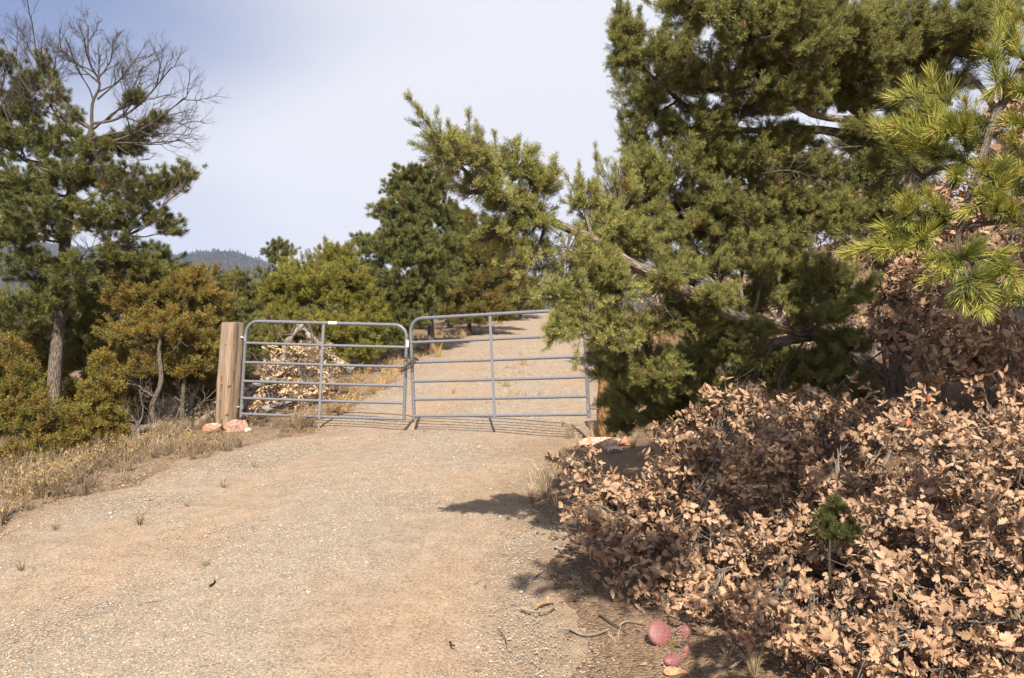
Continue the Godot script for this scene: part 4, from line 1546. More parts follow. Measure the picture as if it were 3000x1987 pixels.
	tree("juniper_tree", "dark shaded juniper filling the gap behind the tall pine trunk", "tree", "junipers", [[[ground_at(Vector3(-7.49, 0.23, -13.5)), Vector3(-7.48, 0.915, -13.5), Vector3(-7.56, 1.68, -13.5)], 0.09, 0.03, 1]],
		[[Vector3(-7.55, 1.83, -13.5), Vector3(0.685, 0.456, 0.685)], [Vector3(-6.91, 1.23, -13), Vector3(0.586, 0.439, 0.586)], [Vector3(-7.69, 1.15, -13.2), Vector3(0.595, 0.446, 0.595)], [Vector3(-6.59, 0.806, -12.8), Vector3(0.433, 0.433, 0.433)], [Vector3(-8.55, 1.37, -13.5), Vector3(0.608, 0.456, 0.608)], [Vector3(-7.1, 0.518, -12.8), Vector3(0.505, 0.288, 0.505)], [Vector3(-6.2, 0.819, -12.6), Vector3(0.284, 0.355, 0.284)]], {"green": Color(0.128, 0.134, 0.035), "other": Color(0.176, 0.147, 0.033), "rust": 0.15, "cover": 2.8, "size": 1.0, "subs": 9})
	tree("pinyon_pine", "low shaded pinyon arm reaching right below the tall dead topped pine", "tree", "pinyon pines", [[[ground_at(Vector3(-7.29, 0.1, -14)), Vector3(-7.13, 1.21, -14), Vector3(-6.96, 2.31, -14)], 0.08, 0.03, 1]],
		[[Vector3(-6.87, 2.61, -13.8), Vector3(0.622, 0.311, 0.622)], [Vector3(-6.23, 2.86, -13.6), Vector3(0.46, 0.245, 0.46)], [Vector3(-5.91, 2.5, -13.4), Vector3(0.453, 0.264, 0.453)], [Vector3(-7.52, 2.55, -14), Vector3(0.552, 0.394, 0.552)], [Vector3(-6.46, 2.21, -13.6), Vector3(0.536, 0.306, 0.536)]], {"pine": true, "green": pin, "other": pin2, "cover": 2.8, "size": 1.0, "subs": 9})
	tree("juniper_tree", "green juniper filling behind the rust orange one and the timber post", "tree", "junipers", [[[ground_at(Vector3(-6.15, 0.464, -15.5)), Vector3(-6.1, 0.989, -15.5), Vector3(-6.05, 2.04, -15.5)], 0.08, 0.03, 1]],
		[[Vector3(-6.03, 1, -15.2), Vector3(0.599, 0.428, 0.599)], [Vector3(-6.37, 0.67, -15), Vector3(0.507, 0.338, 0.507)], [Vector3(-5.51, 0.915, -15.2), Vector3(0.428, 0.428, 0.428)], [Vector3(-5.78, 0.501, -15), Vector3(0.507, 0.254, 0.507)], [Vector3(-5.45, 1.34, -15.5), Vector3(0.349, 0.437, 0.349)], [Vector3(-6.53, 0.365, -14.6), Vector3(0.411, 0.247, 0.411)]], {"green": jun, "other": pin, "cover": 3.0, "size": 1.0, "subs": 9, "rust": 0.1})
	tree("pinyon_pine", "young pinyon pine left of the bushy green juniper", "tree", "pinyon pines", [[[ground_at(Vector3(-7.2, 0.698, -20)), Vector3(-7.19, 1.94, -20), Vector3(-7.19, 3.18, -20)], 0.07, 0.015, 1]],
		[[Vector3(-7.19, 2.9, -20), Vector3(0.338, 0.338, 0.338)], [Vector3(-7.3, 2.39, -20), Vector3(0.507, 0.338, 0.507)], [Vector3(-6.88, 1.93, -19.6), Vector3(0.552, 0.442, 0.552)], [Vector3(-7.33, 1.71, -19.6), Vector3(0.442, 0.442, 0.442)], [Vector3(-6.88, 2.4, -20.4), Vector3(0.345, 0.46, 0.345)], [Vector3(-6.74, 1.27, -19.5), Vector3(0.549, 0.439, 0.549)], [Vector3(-6.57, 1.71, -20), Vector3(0.451, 0.451, 0.451)]], {"pine": true, "green": Color(0.149, 0.160, 0.050), "other": Color(0.189, 0.179, 0.050), "cover": 2.4, "size": 1.15, "subs": 9})
	tree("pinyon_pine", "thin open pinyon pine against the mountain, its sparse top showing sky", "tree", "pinyon pines", [[[ground_at(Vector3(-7.74, 1.16, -26)), Vector3(-7.74, 2.62, -26), Vector3(-7.88, 3.8, -26), Vector3(-7.91, 4.67, -26)], 0.09, 0.015, 1]],
		[[Vector3(-7.88, 4.53, -26), Vector3(0.381, 0.234, 0.381)], [Vector3(-8.28, 4.31, -26), Vector3(0.293, 0.205, 0.293)], [Vector3(-7.51, 4.35, -26), Vector3(0.293, 0.205, 0.293)], [Vector3(-8.32, 3.58, -26), Vector3(0.439, 0.264, 0.439)], [Vector3(-7.55, 3.72, -26), Vector3(0.352, 0.264, 0.352)], [Vector3(-7.96, 4.09, -26), Vector3(0.352, 0.205, 0.352)], [Vector3(-8.34, 3.11, -25.6), Vector3(0.375, 0.288, 0.375)], [Vector3(-7.83, 3.19, -25.6), Vector3(0.577, 0.375, 0.577)]], {"pine": true, "green": Color(0.135, 0.154, 0.055), "other": Color(0.176, 0.179, 0.055), "cover": 1.5, "size": 1.2, "subs": 8, "bark": "dead"})
	tree("juniper_tree", "large rounded yellow green juniper behind the left gate leaf", "tree", "junipers", [[[ground_at(Vector3(-3.87, 0.87, -16.2)), Vector3(-3.77, 1.33, -16.2), Vector3(-4.1, 2.25, -16.4)], 0.09, 0.04, 1], [[ground_at(Vector3(-3.54, 0.861, -16.4)), Vector3(-3.64, 1.32, -16.4), Vector3(-3.58, 2.44, -16.6)], 0.06, 0.03, 1]],
		[[Vector3(-4.57, 2.9, -16.8), Vector3(0.521, 0.341, 0.521)], [Vector3(-4.1, 3.23, -17), Vector3(0.287, 0.326, 0.287)], [Vector3(-3.69, 3.23, -17), Vector3(0.326, 0.345, 0.326)], [Vector3(-4.83, 2.34, -16.4), Vector3(0.48, 0.425, 0.48)], [Vector3(-4, 2.41, -16), Vector3(0.631, 0.496, 0.631)], [Vector3(-3.44, 2.54, -16.6), Vector3(0.468, 0.514, 0.468)], [Vector3(-4.85, 1.69, -16), Vector3(0.415, 0.451, 0.415)], [Vector3(-4.12, 1.6, -15.6), Vector3(0.527, 0.439, 0.527)], [Vector3(-3.5, 1.6, -15.8), Vector3(0.534, 0.445, 0.534)], [Vector3(-3.08, 1.88, -16.4), Vector3(0.37, 0.554, 0.37)], [Vector3(-4.78, 1.25, -15.6), Vector3(0.352, 0.299, 0.352)], [Vector3(-3.15, 1.16, -15.8), Vector3(0.445, 0.267, 0.445)], [Vector3(-3.61, 1.08, -15.5), Vector3(0.437, 0.262, 0.437)]], {"green": Color(0.203, 0.198, 0.037), "other": Color(0.257, 0.237, 0.046), "dead": 0.3, "cover": 2.9, "up": 0.75, "size": 0.95, "subs": 11, "rust": 0.01})
	tree("pinyon_pine", "tall rounded pinyon pine with grey trunk left of the climbing track", "tree", "pinyon pines", [[[ground_at(Vector3(-2.07, 1.1, -19.6)), Vector3(-2.07, 1.71, -19.6), Vector3(-2.15, 2.82, -19.7), Vector3(-2.32, 4.16, -19.8), Vector3(-2.4, 5.5, -19.8)], 0.115, 0.02, 1]],
		[[Vector3(-2.51, 5.67, -19.8), Vector3(0.558, 0.29, 0.558)], [Vector3(-2.94, 5.28, -19.8), Vector3(0.424, 0.312, 0.424)], [Vector3(-2.06, 5.42, -20), Vector3(0.563, 0.383, 0.563)], [Vector3(-3.29, 4.67, -19.6), Vector3(0.398, 0.265, 0.398)], [Vector3(-2.66, 4.55, -19.4), Vector3(0.656, 0.437, 0.656)], [Vector3(-1.95, 4.64, -20), Vector3(0.563, 0.496, 0.563)], [Vector3(-3.77, 3.94, -19.4), Vector3(0.306, 0.197, 0.306)], [Vector3(-3.28, 3.65, -19.2), Vector3(0.595, 0.433, 0.595)], [Vector3(-2.39, 3.52, -19), Vector3(0.706, 0.492, 0.706)], [Vector3(-1.73, 3.74, -20), Vector3(0.563, 0.496, 0.563)], [Vector3(-3.71, 3.11, -19.2), Vector3(0.389, 0.281, 0.389)], [Vector3(-2.9, 2.76, -18.8), Vector3(0.699, 0.53, 0.699)], [Vector3(-2.12, 2.78, -19), Vector3(0.535, 0.428, 0.535)], [Vector3(-3.28, 2.02, -18.6), Vector3(0.524, 0.482, 0.524)], [Vector3(-2.55, 1.91, -18.6), Vector3(0.461, 0.356, 0.461)], [Vector3(-2.94, 1.39, -18.4), Vector3(0.622, 0.352, 0.622)], [Vector3(-2.23, 2.35, -19), Vector3(0.321, 0.278, 0.321)], [Vector3(-2.35, 5.02, -19.6), Vector3(0.552, 0.398, 0.552)], [Vector3(-3.08, 4.1, -19.3), Vector3(0.478, 0.391, 0.478)], [Vector3(-2.52, 3.98, -19.2), Vector3(0.541, 0.433, 0.541)], [Vector3(-1.8, 3.04, -19.6), Vector3(0.508, 0.442, 0.508)], [Vector3(-3.09, 2.44, -18.7), Vector3(0.59, 0.421, 0.59)]], {"pine": true, "green": Color(0.135, 0.154, 0.055), "other": Color(0.182, 0.179, 0.053), "cover": 3.4, "size": 1.0, "subs": 10})
	tree("juniper_tree", "dark juniper flecked with rust by the bend of the track", "tree", "junipers", [[[ground_at(Vector3(-1.44, 1.53, -26)), Vector3(-1.44, 2.33, -26), Vector3(-1.37, 4.67, -26)], 0.1, 0.03, 1]],
		[[Vector3(-1.51, 4.96, -26), Vector3(0.586, 0.586, 0.586)], [Vector3(-1.78, 4.05, -25.6), Vector3(0.663, 0.635, 0.663)], [Vector3(-0.929, 4.09, -26), Vector3(0.645, 0.674, 0.645)], [Vector3(-1.89, 3.02, -25.2), Vector3(0.653, 0.653, 0.653)], [Vector3(-1.05, 2.89, -25.4), Vector3(0.801, 0.658, 0.801)], [Vector3(-0.201, 3.38, -26.4), Vector3(0.595, 0.744, 0.595)], [Vector3(-1.53, 2.09, -25), Vector3(0.704, 0.423, 0.704)], [Vector3(-0.622, 2.24, -25.4), Vector3(0.715, 0.372, 0.715)]], {"green": Color(0.121, 0.128, 0.036), "other": Color(0.189, 0.147, 0.033), "rust": 0.24, "cover": 2.8, "size": 1.25, "subs": 9})
	tree("juniper_tree", "small olive juniper at the top of the track by the gate rail", "tree", "junipers", [[[ground_at(Vector3(0.412, 2.46, -34)), Vector3(0.412, 3.71, -34)], 0.08, 0.03, 1]],
		[[Vector3(0.316, 3.13, -34), Vector3(0.575, 0.575, 0.575)], [Vector3(0.806, 3.74, -34.5), Vector3(0.583, 0.7, 0.583)], [Vector3(-0.066, 2.64, -33.6), Vector3(0.568, 0.379, 0.568)], [Vector3(0.89, 2.85, -34), Vector3(0.46, 0.345, 0.46)]], {"green": Color(0.149, 0.147, 0.046), "other": Color(0.189, 0.166, 0.044), "cover": 2.8, "size": 1.4, "subs": 9})
	tree("pinyon_pine", "dark pinyon pine behind the rust flecked juniper", "tree", "pinyon pines", [[[ground_at(Vector3(-2.42, 1.77, -30)), Vector3(-2.42, 3.8, -30), Vector3(-2.34, 6.33, -30)], 0.1, 0.02, 1]],
		[[Vector3(-2.34, 6.16, -30), Vector3(0.608, 0.507, 0.608)], [Vector3(-2.59, 5.15, -30), Vector3(0.676, 0.608, 0.676)], [Vector3(-1.83, 4.98, -30), Vector3(0.676, 0.608, 0.676)], [Vector3(-2.42, 3.8, -30), Vector3(0.777, 0.676, 0.777)], [Vector3(-0.585, 5.26, -31), Vector3(0.699, 0.699, 0.699)], [Vector3(0.113, 4.57, -31), Vector3(0.699, 0.699, 0.699)], [Vector3(-2.51, 2.42, -29), Vector3(0.654, 0.588, 0.654)]], {"pine": true, "green": pin, "other": pin2, "cover": 2.4, "size": 1.3, "subs": 8})
	tree("juniper_tree", "dark green juniper low in the gap between pale snag and timber post", "tree", "junipers", [[[ground_at(Vector3(-7.88, 0.515, -17.5)), Vector3(-7.87, 1.11, -17.5), Vector3(-7.87, 2.09, -17.5)], 0.08, 0.03, 1]],
		[[Vector3(-7.87, 1.9, -17.5), Vector3(0.592, 0.454, 0.592)], [Vector3(-8.17, 1.31, -17.2), Vector3(0.543, 0.446, 0.543)], [Vector3(-7.4, 1.11, -17.2), Vector3(0.543, 0.446, 0.543)], [Vector3(-7.7, 0.653, -16.8), Vector3(0.568, 0.341, 0.568)], [Vector3(-6.95, 0.748, -16.8), Vector3(0.473, 0.341, 0.473)], [Vector3(-8.46, 0.834, -17), Vector3(0.479, 0.383, 0.479)], [Vector3(-6.93, 1.4, -18), Vector3(0.507, 0.507, 0.507)]], {"green": jun, "other": pin2, "cover": 2.8, "size": 1.1, "subs": 9, "rust": 0.12})
	tree("juniper_tree", "olive juniper at the far left edge behind the rust tinged bush", "tree", "junipers", [[[ground_at(Vector3(-9.35, 0.128, -14.5)), Vector3(-9.34, 0.946, -14.5), Vector3(-9.34, 2.17, -14.5)], 0.08, 0.03, 1]],
		[[Vector3(-9.34, 2.01, -14.5), Vector3(0.654, 0.49, 0.654)], [Vector3(-9.77, 1.36, -14.4), Vector3(0.568, 0.487, 0.568)], [Vector3(-8.85, 1.68, -14.5), Vector3(0.49, 0.408, 0.49)], [Vector3(-8.87, 0.89, -14), Vector3(0.631, 0.473, 0.631)], [Vector3(-8.35, 0.589, -13.8), Vector3(0.466, 0.311, 0.466)]], {"green": jun, "other": pin2, "cover": 2.8, "size": 1.0, "subs": 9, "rust": 0.1})
	# slope on the right behind the big juniper
	tree("juniper_tree", "green juniper on the bank behind the big leaning branch", "tree", "junipers", [[[ground_at(Vector3(2.13, 2.05, -16)), Vector3(2.13, 2.77, -16), Vector3(2.17, 4.03, -16)], 0.08, 0.03, 1]],
		[[Vector3(2.17, 4.03, -16), Vector3(0.451, 0.451, 0.451)], [Vector3(1.93, 3.38, -15.8), Vector3(0.534, 0.445, 0.534)], [Vector3(2.58, 3.31, -16), Vector3(0.541, 0.451, 0.541)], [Vector3(1.9, 2.65, -15.6), Vector3(0.439, 0.352, 0.439)], [Vector3(2.64, 2.58, -15.8), Vector3(0.445, 0.356, 0.445)]], {"green": jun, "other": jun2, "cover": 2.4, "size": 1.0, "subs": 9})
	tree("juniper_tree", "yellowish juniper high on the bank seen through gaps of the big juniper", "tree", "junipers", [[[ground_at(Vector3(7.12, 4.7, -19)), Vector3(7.12, 5.55, -19), Vector3(7.12, 6.3, -19)], 0.08, 0.03, 1]],
		[[Vector3(7.12, 5.87, -19), Vector3(0.642, 0.428, 0.642)], [Vector3(6.52, 5.41, -18.8), Vector3(0.53, 0.424, 0.53)], [Vector3(7.66, 5.55, -19), Vector3(0.535, 0.428, 0.535)], [Vector3(6.97, 5.05, -18.6), Vector3(0.629, 0.314, 0.629)]], {"green": jun2, "other": jun, "cover": 2.2, "size": 1.05, "subs": 9, "rust": 0.1})
	tree("pinyon_pine", "pinyon pine on the bank at the right edge behind the oak", "tree", "pinyon pines", [[[ground_at(Vector3(8.46, 3.14, -13)), Vector3(8.46, 4.16, -13), Vector3(8.45, 5.47, -13)], 0.09, 0.03, 1]],
		[[Vector3(8.38, 5.04, -13), Vector3(0.439, 0.366, 0.439)], [Vector3(8.6, 5.62, -13), Vector3(0.366, 0.293, 0.366)], [Vector3(8.04, 4.48, -12.8), Vector3(0.433, 0.288, 0.433)], [Vector3(8.82, 4.52, -13), Vector3(0.439, 0.366, 0.439)]], {"pine": true, "green": pin2, "other": pin, "cover": 2.2, "size": 0.9, "subs": 9})

	tree("juniper_tree", "dense shaded juniper on the bank right behind the big juniper trunk", "tree", "junipers", [[[ground_at(Vector3(4.29, 2.26, -9)), Vector3(4.29, 2.66, -9), Vector3(4.29, 3.47, -9)], 0.09, 0.03, 1]],
		[[Vector3(4.29, 3.47, -9), Vector3(0.355, 0.304, 0.355)], [Vector3(3.93, 3.22, -9), Vector3(0.304, 0.254, 0.304)], [Vector3(4.69, 3.32, -9), Vector3(0.355, 0.304, 0.355)], [Vector3(4.04, 2.89, -8.8), Vector3(0.297, 0.198, 0.297)], [Vector3(3.71, 3.05, -9.2), Vector3(0.259, 0.187, 0.259)], [Vector3(4.53, 3.98, -9.2), Vector3(0.29, 0.228, 0.29)], [Vector3(4.12, 3.88, -9.2), Vector3(0.207, 0.187, 0.207)], [Vector3(5, 3.77, -9.2), Vector3(0.29, 0.259, 0.29)]], {"green": Color(0.13, 0.14, 0.05), "other": Color(0.18, 0.17, 0.055), "cover": 2.6, "size": 0.75, "subs": 9})
	tree("juniper_tree", "juniper on the bank below the sky gap, left of the shaded one", "tree", "junipers", [[[ground_at(Vector3(2.94, 2.37, -10.5)), Vector3(2.93, 2.84, -10.5), Vector3(2.99, 3.37, -10.5)], 0.08, 0.03, 1]],
		[[Vector3(2.99, 3.31, -10.5), Vector3(0.355, 0.26, 0.355)], [Vector3(2.56, 3, -10.4), Vector3(0.328, 0.258, 0.328)], [Vector3(3.41, 3.08, -10.5), Vector3(0.355, 0.237, 0.355)], [Vector3(2.19, 2.67, -10.6), Vector3(0.275, 0.239, 0.275)], [Vector3(3.82, 2.96, -10.5), Vector3(0.272, 0.213, 0.272)]], {"green": Color(0.15, 0.155, 0.05), "other": Color(0.20, 0.19, 0.06), "cover": 2.4, "size": 0.8, "subs": 9, "rust": 0.08})
	# the big near juniper whose arm reaches across the gate
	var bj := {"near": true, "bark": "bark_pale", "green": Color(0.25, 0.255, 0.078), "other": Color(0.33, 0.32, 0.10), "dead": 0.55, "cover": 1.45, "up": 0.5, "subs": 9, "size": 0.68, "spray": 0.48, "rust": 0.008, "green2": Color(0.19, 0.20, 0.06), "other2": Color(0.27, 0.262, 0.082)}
	var root := ground_at(Vector3(3.13, 1.15, -6.2)) - Vector3(0, 0.1, 0)
	var arm := [[Vector3(-0.321, 2.5, -3.85), Vector3(0.089, 0.08, 0.089)], [Vector3(-0.208, 2.49, -3.95), Vector3(0.082, 0.091, 0.082)], [Vector3(-0.167, 2.35, -4.05), Vector3(0.13, 0.084, 0.13)], [Vector3(0.027, 2.5, -4.15), Vector3(0.087, 0.096, 0.087)], [Vector3(0.157, 2.43, -4.2), Vector3(0.073, 0.097, 0.073)], [Vector3(-0.008, 2.3, -4.15), Vector3(0.117, 0.075, 0.117)], [Vector3(0.111, 2.2, -4.25), Vector3(0.139, 0.098, 0.139)], [Vector3(-0.103, 2.13, -4.2), Vector3(0.142, 0.09, 0.142)], [Vector3(0.064, 1.99, -4.3), Vector3(0.155, 0.099, 0.155)], [Vector3(0.313, 2.02, -4.4), Vector3(0.149, 0.124, 0.149)], [Vector3(0.285, 1.8, -4.35), Vector3(0.142, 0.091, 0.142)], [Vector3(0.363, 1.67, -4.4), Vector3(0.114, 0.087, 0.114)], [Vector3(0.267, 1.6, -4.25), Vector3(0.048, 0.057, 0.048)], [Vector3(0.561, 1.55, -4.6), Vector3(0.143, 0.091, 0.143)], [Vector3(0.436, 2.44, -4.8), Vector3(0.092, 0.111, 0.092)], [Vector3(0.693, 2.56, -5), Vector3(0.121, 0.13, 0.121)], [Vector3(0.867, 2.74, -5.2), Vector3(0.1, 0.129, 0.1)], [Vector3(0.585, 2.25, -4.8), Vector3(0.173, 0.135, 0.173)], [Vector3(0.834, 2.19, -5), Vector3(0.155, 0.141, 0.155)], [Vector3(0.626, 1.81, -4.7), Vector3(0.159, 0.117, 0.159)], [Vector3(0.835, 1.63, -5), Vector3(0.155, 0.124, 0.155)], [Vector3(0.561, 1.91, -4.6), Vector3(0.111, 0.091, 0.111)]]
	bj.spires = []
	for sp in [[Vector3(-0.311, 2.49, -3.85), Vector3(-0.483, 2.71, -3.65)], [Vector3(-0.371, 2.54, -3.8), Vector3(-0.434, 2.65, -3.7)], [Vector3(-0.392, 2.56, -3.8), Vector3(-0.478, 2.62, -3.72)], [Vector3(-0.332, 2.51, -3.85), Vector3(-0.371, 2.67, -3.8)], [Vector3(-0.163, 2.53, -3.95), Vector3(-0.185, 2.67, -3.95)], [Vector3(-0.311, 2.47, -3.85), Vector3(-0.475, 2.52, -3.75)], [Vector3(-0.208, 2.51, -3.95), Vector3(-0.22, 2.71, -3.9)], [Vector3(-0.271, 2.41, -3.9), Vector3(-0.315, 2.64, -3.85)], [Vector3(-0.076, 2.38, -4.05), Vector3(-0.089, 2.62, -4)], [Vector3(0.015, 2.39, -4.15), Vector3(0.02, 2.6, -4.1)], [Vector3(0.098, 2.38, -4.2), Vector3(0.091, 2.61, -4.2)], [Vector3(0.169, 2.33, -4.2), Vector3(0.223, 2.51, -4.2)], [Vector3(-0.098, 2.43, -4), Vector3(-0.168, 2.6, -3.95)], [Vector3(0.555, 2.46, -4.9), Vector3(0.525, 2.78, -4.85)], [Vector3(0.436, 2.38, -4.8), Vector3(0.417, 2.64, -4.8)], [Vector3(0.679, 2.53, -5), Vector3(0.665, 2.73, -5)], [Vector3(0.779, 2.58, -5.1), Vector3(0.827, 2.78, -5.1)], [Vector3(0.234, 1.89, -4.3), Vector3(0.116, 1.79, -4.25)], [Vector3(0.282, 1.62, -4.3), Vector3(0.188, 1.52, -4.25)], [Vector3(0.384, 1.57, -4.35), Vector3(0.355, 1.43, -4.3)], [Vector3(-0.193, 2.22, -4.1), Vector3(-0.327, 2.28, -4.05)], [Vector3(-0.15, 2.1, -4.2), Vector3(-0.307, 2.09, -4.15)], [Vector3(0.313, 1.92, -4.4), Vector3(0.252, 1.72, -4.2)], [Vector3(0.388, 1.82, -4.4), Vector3(0.346, 2, -4.2)], [Vector3(0.064, 1.92, -4.3), Vector3(0.015, 1.79, -4.2)]]:
		bj.spires.append([sp[0], sp[1], 0.038])
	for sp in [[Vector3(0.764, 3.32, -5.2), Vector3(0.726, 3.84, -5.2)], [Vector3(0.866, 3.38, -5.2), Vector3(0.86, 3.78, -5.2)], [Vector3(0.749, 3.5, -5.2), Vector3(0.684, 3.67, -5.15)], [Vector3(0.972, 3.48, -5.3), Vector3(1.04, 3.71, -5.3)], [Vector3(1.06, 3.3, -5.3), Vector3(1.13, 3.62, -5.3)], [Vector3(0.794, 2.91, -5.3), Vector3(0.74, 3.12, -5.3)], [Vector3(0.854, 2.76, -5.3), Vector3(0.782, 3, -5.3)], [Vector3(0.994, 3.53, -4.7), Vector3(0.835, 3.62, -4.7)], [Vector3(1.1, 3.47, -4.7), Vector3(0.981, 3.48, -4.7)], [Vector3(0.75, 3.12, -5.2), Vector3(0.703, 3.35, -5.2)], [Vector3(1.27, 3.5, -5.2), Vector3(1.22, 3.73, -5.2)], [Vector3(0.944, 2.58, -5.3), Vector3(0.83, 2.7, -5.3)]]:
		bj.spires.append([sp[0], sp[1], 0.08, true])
	for m in arm:
		m.append_array([0.0, false, 0.6])
	# upper and lower crown of the same tree
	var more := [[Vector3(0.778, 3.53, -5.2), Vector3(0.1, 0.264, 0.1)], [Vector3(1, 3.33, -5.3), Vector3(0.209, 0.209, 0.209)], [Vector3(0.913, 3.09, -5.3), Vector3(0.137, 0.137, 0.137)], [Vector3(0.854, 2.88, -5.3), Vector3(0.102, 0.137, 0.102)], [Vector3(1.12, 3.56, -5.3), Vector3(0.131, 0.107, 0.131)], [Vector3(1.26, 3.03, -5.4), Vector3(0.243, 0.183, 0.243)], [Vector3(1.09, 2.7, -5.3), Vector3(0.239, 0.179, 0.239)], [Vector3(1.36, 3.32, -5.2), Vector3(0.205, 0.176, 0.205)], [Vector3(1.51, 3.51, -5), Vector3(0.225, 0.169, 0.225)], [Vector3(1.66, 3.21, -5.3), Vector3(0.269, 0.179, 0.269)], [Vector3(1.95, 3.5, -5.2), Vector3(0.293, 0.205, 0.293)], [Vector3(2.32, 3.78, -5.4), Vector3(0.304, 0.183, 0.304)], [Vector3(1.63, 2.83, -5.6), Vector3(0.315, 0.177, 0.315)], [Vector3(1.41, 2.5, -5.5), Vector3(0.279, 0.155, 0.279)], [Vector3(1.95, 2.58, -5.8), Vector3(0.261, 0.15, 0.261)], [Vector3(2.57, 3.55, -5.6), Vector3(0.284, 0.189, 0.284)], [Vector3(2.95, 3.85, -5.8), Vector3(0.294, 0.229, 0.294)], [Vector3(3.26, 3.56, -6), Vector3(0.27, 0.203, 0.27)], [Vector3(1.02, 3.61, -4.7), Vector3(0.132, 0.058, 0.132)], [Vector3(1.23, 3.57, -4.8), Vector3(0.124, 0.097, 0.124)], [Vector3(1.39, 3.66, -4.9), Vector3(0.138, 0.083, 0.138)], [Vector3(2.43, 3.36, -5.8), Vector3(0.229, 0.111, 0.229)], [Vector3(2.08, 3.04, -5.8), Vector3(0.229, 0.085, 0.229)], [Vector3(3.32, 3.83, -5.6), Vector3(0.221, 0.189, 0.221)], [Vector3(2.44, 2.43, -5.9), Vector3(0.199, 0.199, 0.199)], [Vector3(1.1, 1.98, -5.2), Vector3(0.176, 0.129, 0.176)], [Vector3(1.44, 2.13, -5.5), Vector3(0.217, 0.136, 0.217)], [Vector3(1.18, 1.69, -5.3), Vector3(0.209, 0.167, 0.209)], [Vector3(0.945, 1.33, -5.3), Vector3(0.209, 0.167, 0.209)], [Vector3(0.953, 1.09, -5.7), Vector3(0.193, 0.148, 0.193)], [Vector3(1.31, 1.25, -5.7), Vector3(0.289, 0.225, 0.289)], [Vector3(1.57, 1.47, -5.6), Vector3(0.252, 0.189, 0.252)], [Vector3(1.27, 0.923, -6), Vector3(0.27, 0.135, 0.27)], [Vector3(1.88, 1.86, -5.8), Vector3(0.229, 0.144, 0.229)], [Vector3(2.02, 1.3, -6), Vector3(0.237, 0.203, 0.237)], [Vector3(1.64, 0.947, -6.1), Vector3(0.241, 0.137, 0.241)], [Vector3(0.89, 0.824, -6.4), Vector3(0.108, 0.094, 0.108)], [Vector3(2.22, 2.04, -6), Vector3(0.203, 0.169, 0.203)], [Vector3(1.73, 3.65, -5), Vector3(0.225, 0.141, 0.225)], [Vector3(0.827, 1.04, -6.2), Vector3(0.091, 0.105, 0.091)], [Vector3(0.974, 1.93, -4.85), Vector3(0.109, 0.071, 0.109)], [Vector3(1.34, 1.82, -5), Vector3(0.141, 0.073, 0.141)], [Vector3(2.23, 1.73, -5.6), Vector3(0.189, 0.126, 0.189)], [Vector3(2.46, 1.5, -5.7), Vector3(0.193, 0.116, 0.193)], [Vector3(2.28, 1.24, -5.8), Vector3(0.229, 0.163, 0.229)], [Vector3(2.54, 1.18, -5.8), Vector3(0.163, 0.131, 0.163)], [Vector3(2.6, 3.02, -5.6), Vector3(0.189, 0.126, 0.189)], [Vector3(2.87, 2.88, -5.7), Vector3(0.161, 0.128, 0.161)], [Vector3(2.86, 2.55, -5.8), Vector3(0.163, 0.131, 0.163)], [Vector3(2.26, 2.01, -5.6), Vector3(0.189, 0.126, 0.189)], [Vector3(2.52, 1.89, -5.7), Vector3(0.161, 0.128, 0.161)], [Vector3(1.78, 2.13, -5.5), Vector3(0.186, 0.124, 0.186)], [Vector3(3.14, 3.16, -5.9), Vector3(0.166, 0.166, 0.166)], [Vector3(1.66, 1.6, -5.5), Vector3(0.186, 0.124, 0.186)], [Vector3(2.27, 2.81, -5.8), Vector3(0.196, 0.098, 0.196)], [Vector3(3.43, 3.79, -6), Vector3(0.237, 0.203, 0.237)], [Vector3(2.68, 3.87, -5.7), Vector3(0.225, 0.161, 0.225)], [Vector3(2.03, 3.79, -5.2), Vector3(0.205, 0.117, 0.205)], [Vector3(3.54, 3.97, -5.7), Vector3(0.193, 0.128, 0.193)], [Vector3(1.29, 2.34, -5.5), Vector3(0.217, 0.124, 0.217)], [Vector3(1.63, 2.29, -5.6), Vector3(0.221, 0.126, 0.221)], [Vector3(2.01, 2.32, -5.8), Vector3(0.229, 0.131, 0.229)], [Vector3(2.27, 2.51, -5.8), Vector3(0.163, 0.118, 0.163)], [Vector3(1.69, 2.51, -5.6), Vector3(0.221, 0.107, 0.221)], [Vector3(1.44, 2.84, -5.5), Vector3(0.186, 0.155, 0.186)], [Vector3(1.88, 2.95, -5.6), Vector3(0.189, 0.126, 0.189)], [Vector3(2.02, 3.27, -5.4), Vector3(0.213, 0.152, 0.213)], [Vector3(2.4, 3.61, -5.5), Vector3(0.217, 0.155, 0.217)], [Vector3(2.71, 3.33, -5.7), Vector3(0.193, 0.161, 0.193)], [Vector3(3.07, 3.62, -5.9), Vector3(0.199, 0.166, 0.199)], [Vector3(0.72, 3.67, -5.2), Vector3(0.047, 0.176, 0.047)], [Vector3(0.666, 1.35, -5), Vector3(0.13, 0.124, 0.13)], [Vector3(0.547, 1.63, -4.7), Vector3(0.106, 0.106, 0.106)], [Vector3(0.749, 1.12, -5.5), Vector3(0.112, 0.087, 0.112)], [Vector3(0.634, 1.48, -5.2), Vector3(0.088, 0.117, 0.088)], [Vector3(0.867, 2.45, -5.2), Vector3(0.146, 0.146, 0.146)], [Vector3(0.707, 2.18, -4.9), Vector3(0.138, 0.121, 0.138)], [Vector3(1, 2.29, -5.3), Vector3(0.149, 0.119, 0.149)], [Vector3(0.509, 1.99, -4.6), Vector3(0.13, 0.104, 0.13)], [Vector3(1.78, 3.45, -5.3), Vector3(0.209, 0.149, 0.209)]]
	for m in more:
		arm.append([m[0], m[1], 0.0, true, 1.3])
